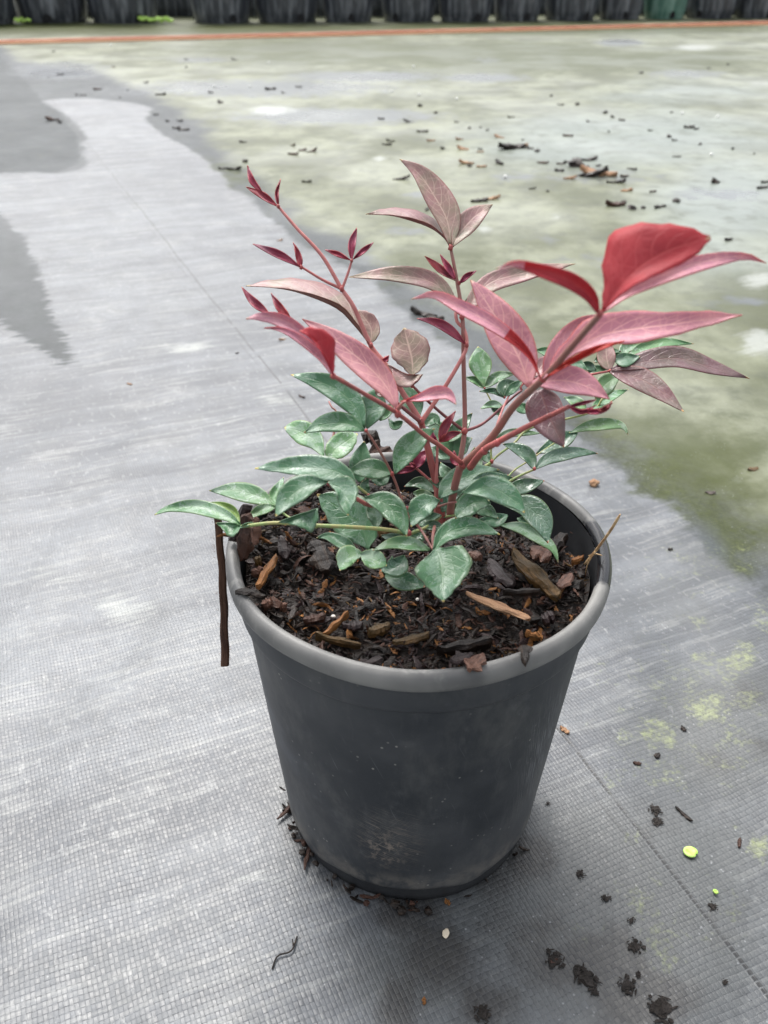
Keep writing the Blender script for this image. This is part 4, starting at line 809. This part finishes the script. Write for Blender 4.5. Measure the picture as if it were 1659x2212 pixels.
leaf('Y', 'G', [(545, 205), (518, 185), (515, 140)], 18, 20, .0, .7)
leaf('Y', 'G', [(685, 335), (640, 300), (640, 252)], 24, 30, -.014, .7)
leaf('Y', 'G', [(415, 355), (440, 300), (485, 245)], 32, 30, .002, .8)
leaf('Y', 'G', [(412, 358), (350, 368), (285, 388)], 16, 22, .002, .8)
leaf('Y', 'G', [(415, 350), (395, 335), (378, 318)], 12, 12, .002, .8)
leaf('G', 'G', [(555, 530), (620, 455), (740, 395), (907, 362)], 66, 56, -.016, 1.1, tm=.42)
leaf('G', 'G', [(690, 497), (850, 470), (980, 535), (1055, 618)], 72, 62, -.038, 1.1, tm=.5, lab='broad green leaf in the middle')
leaf('D', 'G', [(720, 470), (840, 420), (990, 410)], 40, 36, -.012, 1.1)
leaf('D', 'G', [(945, 480), (1050, 455), (1172, 430)], 36, 44, .020, 1.2)
leaf('G', 'G', [(855, 560), (750, 560), (647, 650)], [3, 30, 50, 56, 50, 26, 2], [3, 30, 56, 66, 60, 36, 2], -.030, 1.0)
leaf('D', 'G', [(930, 572), (1065, 580), (1150, 665), (1193, 797)], 74, 62, -.010, 1.1, tm=.5, lab='bright wet green leaf drooping at right')
leaf('D', 'G', [(570, 612), (620, 530), (705, 478)], 42, 34, -.006, .9)
leaf('L', 'G', [(912, 688), (1040, 705), (1160, 770), (1225, 830), (1252, 908)], 34, 36, -.004, 1.1, tm=.45, lab='frosted drooping leaf')
leaf('G', 'G', [(955, 632), (880, 662), (775, 660)], 34, 36, -.006, 1.1)
leaf('D', 'G', [(1010, 650), (1060, 665), (1110, 700)], 18, 22, .004, 1.1)
leaf('G', 'G', [(520, 836), (600, 738), (740, 702), (910, 745)], 62, 46, -.042, 1.1, tm=.45)
leaf('G', 'G', [(535, 825), (565, 920), (578, 1142)], [14, 135, 162, 140, 98, 50, 2], [14, 110, 140, 135, 98, 52, 2], -.046, 1.15, dl=-.004, dr=-.004, lab='large heart-shaped green leaf at the front')
leaf('D', 'G', [(545, 490), (440, 440), (347, 462)], 30, 34, .002, 1.1)
leaf('L', 'G', [(400, 500), (470, 512), (545, 545)], 26, 28, .0, 1.1)
leaf('G', 'G', [(556, 543), (455, 580), (387, 700)], [3, 34, 58, 60, 48, 24, 2], [3, 36, 60, 66, 54, 26, 2], -.026, 1.0)
leaf('D', 'G', [(415, 692), (500, 640), (572, 632)], 26, 30, -.014, 1.0)
leaf('D', 'G', [(365, 780), (280, 765), (208, 748)], 30, 26, -.024, 1.1)
leaf('D', 'G', [(345, 865), (315, 930), (208, 958)], [3, 30, 48, 50, 40, 22, 2], [3, 40, 62, 64, 50, 24, 2], -.030, 1.1)
leaf('D', 'G', [(235, 985), (350, 1015), (470, 1050)], 50, 52, -.034, 1.2, pw=.85)
leaf('D', 'G', [(450, 700), (520, 690), (600, 720)], 26, 26, -.018, 1.1)
for a_ in [('G', 'G', [(560, 640), (640, 600), (730, 615)], 34, 34, -.004), ('D', 'G', [(560, 650), (480, 600), (430, 620)], 30, 30, -.002), ('G', 'G', [(640, 430), (590, 380), (560, 320)], 34, 34, .004), ('D', 'G', [(780, 430), (860, 400), (960, 395)], 34, 34, .006),
           ('D', 'G', [(600, 470), (560, 440), (490, 420)], 30, 30, -.004), ('G', 'G', [(740, 590), (830, 600), (900, 650)], 36, 34, -.008), ('L', 'G', [(800, 350), (760, 290), (760, 230)], 30, 32, .022), ('G', 'G', [(860, 320), (820, 270), (830, 215)], 26, 28, .026),
           ('G', 'C', [(500, 960), (560, 930), (640, 950)], 26, 26, .044), ('G', 'C', [(560, 1000), (640, 1000), (700, 1040)], 30, 30, .048), ('L', 'C', [(420, 850), (460, 820), (540, 830)], 24, 24, .040), ('D', 'C', [(700, 930), (650, 900), (600, 905)], 22, 22, .044), ('G', 'C', [(240, 1120), (300, 1140), (360, 1120)], 26, 26, .030),
           ('G', 'D', [(1330, 1010), (1400, 960), (1440, 1010)], 40, 36, .016), ('G', 'D', [(1180, 980), (1120, 1010), (1080, 960)], 26, 26, .004), ('D', 'E', [(1320, 640), (1290, 560), (1330, 500)], 36, 34, -.006), ('D', 'G', [(140, 560), (180, 640), (180, 720)], 40, 40, -.016),
           ('D', 'G', [(470, 720), (420, 760), (400, 830)], 40, 36, -.018), ('G', 'G', [(260, 400), (210, 430), (150, 420)], 26, 28, -.006), ('D', 'C', [(720, 880), (770, 830), (840, 822)], 24, 22, .047)]:
    leaf(*a_, 1.1)
print('leaves', len(leafcount), 'low:', warn)

# droplets on leaves and rim
drop_m, k, b = newmat('water_drop'); setp(k, b, col=(1, 1, 1), rough=.02, trans=1.0); b.inputs['IOR'].default_value = 1.33

# ------------------------------------------------------------------ litter on the cloth
def on_ground(c, p, V, F, name, mat, label, cat, group=None, rz=None, h=.0, smooth=False, tilt=0.0):
    q = gnd(*cr(c, p)); z = gz(q[0], q[1]); rng = random.Random(int(p[0]*31+p[1]))
    return place(V, F, name, mat, (q[0], q[1], z+h), rng.uniform(0, 6.28) if rz is None else rz, tilt, 0, label, cat, group, smooth)
def clump(rad, seed, n=14):
    V, F = crumb(rad*.55, seed, .5, 2, .6); r = random.Random(seed)
    for i in range(n):
        if i % 3: v2, f2 = crumb(rad*r.uniform(.10, .28), seed*7+i, .7, 1, .5)
        else: v2, f2 = shard(rad*r.uniform(.4, .9), rad*.16, rad*.1, seed*7+i, .1, .4, 4)
        a = r.uniform(0, 6.28); d = rad*r.uniform(.3, 1.05); R = Matrix.Rotation(r.uniform(0, 6.28), 3, 'Z'); b0 = len(V)
        V += [tuple(R @ Vector(q)+Vector((d*math.cos(a), d*math.sin(a), rad*.05))) for q in v2]; F += [tuple(b0+i_ for i_ in f) for f in f2]
    return V, F
soil_m = bark_mat('dark_soil', (.020, .016, .013), (.036, .029, .025), (.010, .008, .007), .75, 150)
for i, (p, r, lb) in enumerate([((1140, 120), .0050, 'dark soil and bark clump near the dashed line, topmost of the right side crumbs'), ((1150, 175), .0045, 'dark crumb clump just below the topmost bark clump on the right'), ((790, 415), .0035, 'small curled dark crumb right of the pot foot'), ((912, 530), .0034, 'dark crumb trail piece below the curled crumb'),
        ((1030, 632), .0026, 'small black pellet of soil above the long smear'), ((1045, 750), .0052, 'ragged soil clump at the lower end of the long smear'), ((1402, 565), .0034, 'soil clump lying on the dashed seam'), ((672, 812), .0062, 'dark soil patch with a reddish flake at lower centre'), ((822, 897), .0078, 'largest round soil clod at lower right'), ((862, 962), .0030, 'reddish-brown crumb hanging below the largest clod'), ((1012, 930), .0056, 'soil clod right of the largest one'), ((1165, 1045), .0090, 'wide crumbly soil heap near the bottom edge'), ((345, 1062), .0055, 'soil clod near the bottom edge below the pot'),
        ((1060, 882), .0024, 'tiny crumb above the wide heap'), ((1460, 915), .0020, 'lone tiny dark speck low at the right'), ((645, 90), .0018, 'lone small brown crumb right of the pot')]):
    V, F = clump(r*.72, i+60, 22); V = [(a_, b_, c_*.6) for a_, b_, c_ in V]; on_ground('F', p, V, F, 'soil_clump', soil_m, lb, 'soil clump', h=.0006)
def chipg(c, p, L, W, mat, lb, group=None, rz=None, cat='bark chip', T=.0012, seed=None):
    V, F = shard(L, W, T, seed or int(p[0]+p[1]*3), .08, .4, 7); on_ground(c, p, V, F, 'bark_chip', MB_[mat], lb, cat, group, rz, T*.5)
chipg('F', (1272, 135), .011, .0024, 'dark', 'slim black curved sliver at the right, beside the topmost clump', rz=-.9)
chipg('F', (1530, 262), .006, .0020, 'brown', 'small reddish sliver near the right edge')
chipg('F', (182, 545), .0035, .0025, 'orange', 'tiny orange chip in front of the pot foot')
chipg('F', (672, 820), .0040, .0024, 'brown', 'reddish flake stuck in the soil patch at lower centre')
chipg('F', (75, 1000), .0032, .0018, 'orange', 'tiny orange chip near the bottom edge below the pot')
chipg('K', (200, 1868), .0065, .0032, 'tan', 'small orange-tan chip on the dashed seam right of the pot', T=.0016)
chipg('K', (795, 2025), .0040, .0035, 'dark', 'little black chip on the mossy cloth right of the pot')
chipg('K', (665, 2080), .0045, .0024, 'brown', 'little brown chip left of the black one on the mossy cloth')
chipg('K', (875, 715), .0038, .0030, 'dark', 'single dark chip on the grey cloth behind the right rim')
chipg('K', (965, 1845), .0040, .0030, 'dark', 'small black chip beside the yellow moss streak')
chipg('K', (1135, 340), .0090, .0050, 'grey', 'dull grey flake on the wet ground at the right')
chipg('K', (1410, 185), .0110, .0060, 'olive', 'olive flake on the wet ground near the right edge')
V, F = tube_geo(catmull([(-.009, -.002, 0), (-.004, .001, .0006), (.002, -.001, .0008), (.008, .003, .0004)], 12), [.0004]*12, 6); tube_geo([(.004, 0, .0006), (.0055, .003, .001)], [.0004, .0003], 5, V, F)
on_ground('O', (1262, 742), V, F, 'twig', MB_['dark'], 'thin dark twig on the cloth at the lower left of the pot', 'twig', rz=.75, h=.0006)
chipg('Z', (512, 762-0), .004, .0018, 'dark', 'tiny dark sliver on the pale cloth left of the plant')
chipg('Z', (614, 1813-1813+1813), .0, .0, 'dark', '') if False else None
V, F = crumb(.0042, 5, .7, 2, .25); on_ground('K', (385, 300), V, F, 'pebble', MB_['tan'], 'round tan pebble on the cloth behind the right rim', 'pebble', h=.002)
seed_m, k, b = newmat('pale_seed'); setp(k, b, col=(.72, .62, .47), rough=.5)
V, F = crumb(.0016, 8, .5, 2, .2); V = [(v_[0]*1.6, v_[1], v_[2]) for v_ in V]; on_ground('F', (175, 690), V, F, 'seed', seed_m, 'pale cream seed on the dark cloth below the pot', 'seed', rz=1.4, h=.0008)
# lime seedling leaves
lime_m, k, b = newmat('lime_leaf'); tc = k.new('ShaderNodeTexCoord').outputs['Object']; setp(k, b, col=k.mix(k.ss(k.noise(tc, 300, 2), .4, .6), (.38, .62, .10), (.50, .72, .18)), rough=.4)
def disc_leaf(r, seed, dent=True):
    V = [(0, 0, .0004)]; n = 28; F = []
    for ring, (f_, z_) in enumerate(((.5, .0009), (.85, .0012), (1, .0008))):
        for i in range(n):
            a = 2*math.pi*i/n; rr = r*f_*(1+.08*math.sin(a*2+seed)+(.0 if not dent else -.25*math.exp(-((a-3.1)/.18)**2)*f_)); V.append((rr*math.cos(a), rr*math.sin(a)*.9, z_))
    for i in range(n): F.append((0, 1+i, 1+(i+1) % n))
    for q in range(2):
        for i in range(n): F.append((1+q*n+i, 1+(q+1)*n+i, 1+(q+1)*n+(i+1) % n, 1+q*n+(i+1) % n))
    K = len(V); V += [(x_, y_, z_-.0004) for x_, y_, z_ in V]; F += [tuple(K+i for i in reversed(f)) for f in F]
    for i in range(n): F.append((1+2*n+i, K+1+2*n+i, K+1+2*n+(i+1) % n, 1+2*n+(i+1) % n))
    return V, F
for c_, p_, r_, lb in (('F', (1300, 318), .0036, 'round lime-green leaf disc beside the dashed seam'), ('F', (1415, 502), .0013, 'tiny lime speck between the seam and the right edge')):
    V, F = disc_leaf(r_, p_[0]); on_ground('Z' if False else c_, p_, V, F, 'seedling_leaf', lime_m, lb, 'seedling leaf', h=.0008, smooth=True)
# litter trapped along the pot foot
rr = random.Random(3); lit = []
for i in range(46):
    a = rr.uniform(-3.15, -1.35) if i % 3 else rr.uniform(-3.5, -.35); d = .0625+rr.uniform(0, .006)
    x, y = d*math.cos(a), d*math.sin(a)
    L = rr.uniform(.002, .009); v2, f2 = shard(L, L*.25, L*.15, i+200, .1, .4, 4) if i % 2 else crumb(L*.3, i, .7, 1)
    R = Matrix.Rotation(rr.uniform(0, 6.28), 4, 'Z') @ Matrix.Rotation(rr.gauss(0, .5), 4, 'Y'); b0 = len(lit and lit[0] or [])
    if not lit: lit = [[], [], []]
    b0 = len(lit[0]); zz = rr.uniform(.0005, .006 if a < -2.2 else .002)
    lit[0] += [tuple(R @ Vector(q)+Vector((x, y, zz))) for q in v2]; lit[1] += [tuple(b0+j for j in f) for f in f2]; lit[2] += [0 if rr.random() < .75 else 1]*len(f2)
me = mesh('bark_litter', lit[0], lit[1]); o = obj('bark_litter', me, [MB_['dark'], MB_['brown']], None, False); me.polygons.foreach_set('material_index', lit[2]); tag(o, 'dark shredded bark bits caught around the foot of the pot', 'litter', kind='stuff')
for (c_, p0, L, a, lb) in (('J', (165, 430), .012, .9, 'rusty bark splinter leaning on the left side of the pot foot'), ('J', (273, 640), .016, 1.45, 'upright rusty needle against the left of the pot foot'), ('J', (420, 715), .009, -.3, 'pinkish bark flake at the front left of the pot foot'), ('J', (655, 812), .016, .45, 'dark red splinter in front of the pot foot')):
    q = gnd(*cr(c_, p0), .003); V, F = shard(L, .0022, .0014, int(p0[0]), .1, .4, 8); place(V, F, 'bark_splinter', MB_['brown'], (q[0], q[1], .003), a, .2, -.2, lb, 'bark splinter')

# chips scattered over the wet, green ground: one shape of each kind, copied
wet_group = 'bark chips scattered over the wet ground'
protos = []
for i in range(7): V, F = shard(.016, .0075, .004, 300+i, .1, .5, 7); protos.append(mesh('bark_chip', V, F))
for i in range(5): V, F = crumb(.0052, 320+i, .55, 2, .6); protos.append(mesh('bark_chip', V, F))
WETL = {'dark': 'small dark bark chip lying on the wet greenish ground behind the plant', 'tan': 'small tan wood chip lying on the wet greenish ground behind the plant', 'brown': 'small reddish-brown chip lying on the wet ground behind the plant'}
unl = []
ORD = 'first second third fourth fifth sixth seventh eighth ninth tenth eleventh twelfth thirteenth fourteenth fifteenth sixteenth seventeenth eighteenth nineteenth twentieth twenty-first twenty-second twenty-third twenty-fourth twenty-fifth twenty-sixth twenty-seventh twenty-eighth twenty-ninth thirtieth'.split()
def far_chip(c, p, size, mat='dark', label=None, el=1.0):
    q = gnd(*cr(c, p)); r = random.Random(int(p[0]*17+p[1]*5)); me = r.choice(protos[:7] if el > 1 else protos).copy(); me.materials.append(MB_[mat])
    o = obj('bark_chip', me, None, None, False); s_ = size*1.5*(.75+.5*r.random()); o.scale = (s_*el, s_, s_*.9); o.rotation_euler = (r.gauss(0, .15), r.gauss(0, .15), r.uniform(-.6, .6) if el > 1 else r.uniform(0, 6.28))
    o.location = (q[0], q[1], .0015*s_+gz(q[0], q[1])); tag(o, label or WETL[mat], 'bark chip', None if label else wet_group)
    if not label: unl.append((cr(c, p), mat, o))
    return o
far_chip('H', (570, 497), 1.9, 'dark', 'wide dark-and-tan bark chunk, largest of the left cluster behind the red leaf', 1.3)
far_chip('H', (600, 492), 1.2, 'tan', 'pale tan chip lying on the wide dark chunk', 1.4)
far_chip('H', (365, 500), 1.3, 'tan', 'tan chip at the left end of the chip clusters', 1.1)
far_chip('H', (845, 568), 1.9, 'dark', 'thick black chunk in the middle of the main chip cluster')
far_chip('H', (940, 606), 1.9, 'tan', 'long tan bark piece in the main chip cluster', 1.5)
far_chip('H', (905, 615), 1.5, 'dark', 'dark bark piece under the long tan one', 1.6)
far_chip('H', (1012, 737), 1.9, 'brown', 'brown curled dead leaf piece in front of the main chip cluster', 1.2)
far_chip('H', (1048, 722), .8, 'dark', 'black bit touching the brown curled piece')
far_chip('L', (278, 468), 1.4, 'brown', 'rusty leaf fragment on the dark wet patch at the upper left', 1.2)
far_chip('Z', (915, 680), 1.2, 'dark', 'dark bark lump on the wet ground right behind the thin stems', 1.4)
far_chip('Z', (940, 690), .7, 'grey', 'greyish bit beside the dark lump behind the thin stems', 1.2)
for p in [(440, 500), (650, 498), (680, 510), (395, 572), (520, 562), (775, 592), (800, 555), (895, 575), (940, 568), (900, 545), (1005, 640), (1030, 640), (725, 678), (1083, 585), (1085, 750), (1130, 745), (1200, 745), (1270, 722), (1240, 448), (1262, 462), (1370, 480), (1325, 408), (1355, 415), (970, 345), (1000, 365), (1040, 378), (780, 312), (740, 275), (340, 385), (395, 410), (440, 408), (470, 420), (280, 495), (895, 383), (570, 365), (435, 720), (1490, 885), (1600, 520), (1510, 500), (1635, 662), (1650, 640), (185, 318), (250, 345), (105, 630), (215, 755), (20, 372), (1435, 640), (660, 665), (620, 460), (850, 312), (1120, 178), (1408, 158), (1490, 140), (195, 425), (60, 465), (45, 480), (1272, 530), (985, 425), (1160, 420), (1250, 345), (135, 385)]:
    far_chip('H', p, random.Random(p[0]).uniform(.45, .95), 'dark', None, 1.0 if p[0] % 3 else 1.5)
for p in [(380, 560), (445, 575), (440, 512), (705, 558), (490, 710), (230, 462), (820, 625), (780, 560), (1060, 675), (1170, 680), (1050, 615), (810, 445), (350, 458), (520, 450)]:
    far_chip('H', p, random.Random(p[0]).uniform(.6, .9), 'tan' if p[0] % 3 else 'brown', None, 1.3)
for p in [(315, 482), (635, 352), (825, 440), (885, 476), (950, 474), (935, 512), (972, 522), (850, 336), (1115, 325), (1500, 325), (1580, 295), (985, 150), (1240, 150), (1275, 585), (1295, 588), (1180, 725), (1240, 730), (1297, 690), (1622, 797), (282, 108), (255, 241), (320, 229), (405, 336), (440, 338), (985, 190), (1430, 305), (770, 272), (1165, 378), (675, 312)]:
    far_chip('L', p, random.Random(p[0]).uniform(.5, 1.0), 'dark', None, 1.0 if p[0] % 2 else 1.4)
for p in [(515, 309), (1550, 650), (1600, 628), (1650, 635), (600, 190), (1548, 606)]:
    far_chip('L', p, .8, 'brown', None, 1.2)
def area(p):
    x, y = p
    if y < 150: return 'just in front of the orange cord'
    if x < 560: return 'between the pale cloth strip and the far cord'
    if x < 800: return 'above the thin red shoot tips'
    if x < 1000: return 'around the top bronze leaf'
    if x >= 1450: return 'near the wet ground\'s right edge'
    if y >= 395: return 'just above the big red leaf'
    if y >= 335: return 'within the dense chip cluster'
    if y >= 285: return 'just beyond the dense chip cluster'
    return 'far behind the dense chip cluster'
grp = {}
for p_, m_, o_ in unl: grp.setdefault((m_, area(p_)), []).append((p_[0], o_))
for (m_, a_), l_ in grp.items():
    l_.sort(key=lambda q: q[0])
    nm_ = {'dark': 'dark bark chip', 'tan': 'tan wood chip', 'brown': 'reddish-brown chip'}[m_]
    for n_, (_, o_) in enumerate(l_): o_['label'] = ('only %s %s' % (nm_, a_)) if len(l_) == 1 else '%s %s from the left %s' % (ORD[n_], nm_, a_)
dry_specks = [((685, 1862), 'tan', 'lone tan speck on the pale cloth at the left'), ((1492, 1627), 'tan', 'yellowish speck on the pale cloth below the pink leaf tips'), ((1480, 1108), 'tan', 'tan speck on the pale cloth beside the thin red stems'), ((1597, 1933), 'brown', 'brown speck on the pale cloth left of the green leaf tips')]
for p, m_, lb in dry_specks: far_chip('L', p, (.28 if p[1] > 1500 else .36), m_, lb, 1.2)
# fertiliser beads
bead_m, k, b = newmat('white_bead'); setp(k, b, col=(.85, .85, .82), rough=.25)
bm = bmesh.new(); bmesh.ops.create_icosphere(bm, subdivisions=3, radius=1); bead = bpy.data.meshes.new('fertiliser_bead'); bm.to_mesh(bead); bm.free(); bead.materials.append(bead_m)
beads = []
for c_, p_ in [('L', (587, 75)), ('L', (1420, 170)), ('L', (1135, 295)), ('L', (1320, 296)), ('H', (545, 620)), ('H', (157, 153)), ('H', (180, 272)), ('H', (65, 257)), ('H', (340, 290)), ('H', (1295, 350)), ('H', (1445, 365)), ('H', (1418, 525))]:
    q = gnd(*cr(c_, p_)); r_ = .0022+.0007*q[1]; o = obj('fertiliser_bead', bead, None, None, True); o.location = (q[0], q[1], r_*.6); o.scale = (r_,)*3
    big = p_ == (545, 620)
    tag(o, 'round white bead lying at the chip clusters on the wet ground' if big else 'tiny white bead on the wet ground near the far row of pots', 'bead', None if big else 'white beads on the wet ground')
    if not big: beads.append((cr(c_, p_)[0], o))
for n_, (_, o_) in enumerate(sorted(beads, key=lambda q: q[0])): o_['label'] = '%s tiny white bead from the left on the wet ground behind the plant' % ORD[n_]

# ------------------------------------------------------------------ orange cords and far pots
cord_m, k, b = newmat('faded_orange_cord'); tc = k.new('ShaderNodeTexCoord').outputs['Object']; setp(k, b, col=k.mix(k.ss(k.noise(k.vmul(tc, (1, 6, 6)), 3, 3), .35, .65), (.50, .16, .095), (.60, .27, .17)), rough=.6)
cord_l, k, b = newmat('pale_orange_cord'); setp(k, b, col=(.78, .42, .24), rough=.6)
def cord(pxs, r, m_, lb, zc):
    P = []
    g0 = [gnd(x, y, zc) for x, y in pxs]; a, b_ = Vector(g0[0]), Vector(g0[-1]); d = (b_-a).normalized()
    P = [a-d*6]+[Vector(q) for q in g0]+[b_+d*8]
    P = catmull(P, 60); P = [(q[0], q[1], zc) for q in P]
    V, F = tube_geo(P, [r]*len(P), 8); tag(obj('cord', mesh('cord', V, F), m_), lb, 'cord', )
cord([(0, 90), (829, 69.5), (1659, 48.5)], .0080, cord_m, 'taut faded orange cord along the ground in front of the far pots', .0082)
cord([(0, 94.3), (829, 74.0), (1659, 52.5)], .0045, cord_l, 'thinner pale orange cord running just in front of the orange one', .0054)
def far_plastic(name, a_, b_):
    m, k, b = newmat(name); tc = k.new('ShaderNodeTexCoord').outputs['Object']; n = k.noise(k.vmul(tc, (1, 1, .12)), 26, 3, .6); n2 = k.noise(tc, 7, 3)
    setp(k, b, col=k.mix(k.m('MULTIPLY', k.ss(n, .42, .66), k.m('ADD', .35, k.m('MULTIPLY', n2, .9))), a_, b_), rough=.42); return m
far_black = far_plastic('far_black_plastic', (.040, .045, .054), (.20, .215, .235))
far_green = far_plastic('far_green_plastic', (.060, .150, .115), (.20, .33, .28))
hole_m, k, b = newmat('dark_hole'); setp(k, b, col=(.008, .008, .009), rough=.9)
fsoil = soil_m
def far_pot(x, ybase, wpx, mat, label, hole=None, holes=3, group='nursery pots in the far row', h=None):
    q = gnd(x, ybase); d = (q-CAM) @ fw; Rb = wpx/2/FPX*d; c_ = Vector((q[0], q[1]+Rb*.97, 0)); Hh = h or Rb*2.05; Rt = Rb*1.16
    t = empty('nursery_pot', c_); tag(t, label, 'pot', group)
    pr = [(.001, .004), (Rb*.90, .004), (Rb*.93, .0), (Rb*.95, .006), (Rb*.955, .022), (Rb, .030)]
    for i in range(1, 9): pr.append((Rb+(Rt-Rb)*i/8*.97, .03+(Hh*.93-.03)*i/8))
    pr += [(Rt*1.0, Hh*.935)]
    V, F = lathe(pr, 56, lambda r, z, a: (r*(1+.006*math.sin(28*a)*(1 if z > .03 else 0)), z)); obj('body', mesh('body', V, F), mat, t)
    rim = [(Rt*.99, Hh*.93), (Rt*1.05, Hh*.935), (Rt*1.06, Hh*.96), (Rt*1.05, Hh*.995), (Rt*1.02, Hh), (Rt*.97, Hh*.99), (Rt*.95, Hh*.9)]
    V, F = lathe(rim, 56); obj('rim', mesh('rim', V, F), mat, t)
    V, F = lathe([(Rt*.955, Hh*.90), (Rt*.6, Hh*.91), (.001, Hh*.92)], 40, lambda r, z, a: (r, z+.01*mnoise.noise(Vector((r*20*math.cos(a), r*20*math.sin(a), x))))); obj('soil', mesh('soil', V, F), fsoil, t)
    for j in range(holes):      # moulded drain holes just above the foot
        a = (-math.pi/2+hole if hole is not None else -math.pi/2)+j*2*math.pi/holes
        V = []; F = []; rr = Rb*1.004
        for i in range(9):
            for kz in range(5):
                da = (i-4)/4*.13; zz = .012+.042*kz/4*math.sqrt(max(0, 1-((i-4)/4.4)**2)); V.append(((rr+.003)*math.cos(a+da), (rr+.003)*math.sin(a+da), zz))
        for i in range(8):
            for kz in range(4): F.append((i*5+kz, (i+1)*5+kz, (i+1)*5+kz+1, i*5+kz+1))
        me = mesh('drain_hole', V, F); obj('drain_hole', me, hole_m, t)
    return t
FP = [(-60, 56, 128, 'half-visible black pot at the left end of the far row', .2), (90, 51, 148, 'wide black pot, second from the left end of the far row', .2), (250, 52, 142, 'black pot above the lime sprout tuft in the far row', .75), (468, 52, 124, 'black pot right of the dark gap in the far row', .6), (612, 51, 132, 'streaked black pot, fourth fully visible from the left', .6), (748, 50, 106, 'black pot, fifth fully visible from the left', .2),
      (881, 49, 112, 'black pot just left of the centre of the far row', -.5), (1005, 49, 110, 'black pot just right of the centre of the far row', .5), (1119, 47, 98, 'black pot with a chalky foot in the far row', .4), (1237, 46, 108, 'black pot, second to the left of the green one', .6), (1345, 44, 88, 'narrow black pot directly left of the green one', .1), (1442, 43, 86, 'dull green pot, the only green one in the far row', .2), (1544, 42, 100, 'black pot directly right of the green one', -.7), (1646, 41, 92, 'black pot at the right end of the far row', .3), (1745, 40, 92, 'black pot beyond the right end of the view', .3)]
for x, yb, wpx, lb, ha in FP:
    if x > 1700: continue
    far_pot(x, yb, wpx, far_green if 'only green' in lb else far_black, lb, ha)
# second row, seen as darkness in the gaps
gapn_ = 0
for i, x in enumerate([10, 168, 352, 400, 540, 682, 815, 944, 1062, 1178, 1292, 1393, 1494, 1596]):
    far_pot(x, 36 if x < 900 else 31, 112, far_black, 'black nursery pot of the second row, glimpsed behind the %s gap from the left' % ORD[i], .9, 3, 'nursery pots in the second row')
# lime sprouts among the far pots
def sprout(x, y, n, size, lb):
    q = gnd(x, y); t = empty('sprout', (q[0], q[1], 0)); tag(t, lb, 'sprout'); r = random.Random(int(x))
    for i in range(n):
        V, F = disc_leaf(size*r.uniform(.6, 1), i, False); me = mesh('leaf', V, F); o = obj('leaf', me, lime_m, t)
        o.scale = (1, .7, 12); o.location = ((i/(max(1, n-1))-.5)*size*n*.75, r.uniform(-.5, .5)*size, size*r.uniform(.2, 1.0)); o.rotation_euler = (r.uniform(.2, .9), r.uniform(-.4, .4), r.uniform(-.6, .6))
sprout(336, 52, 9, .028, 'bright lime-green weed tuft at the foot of the far pots'); sprout(52, 53, 4, .022, 'small lime-green sprout at the foot of the second far pot')
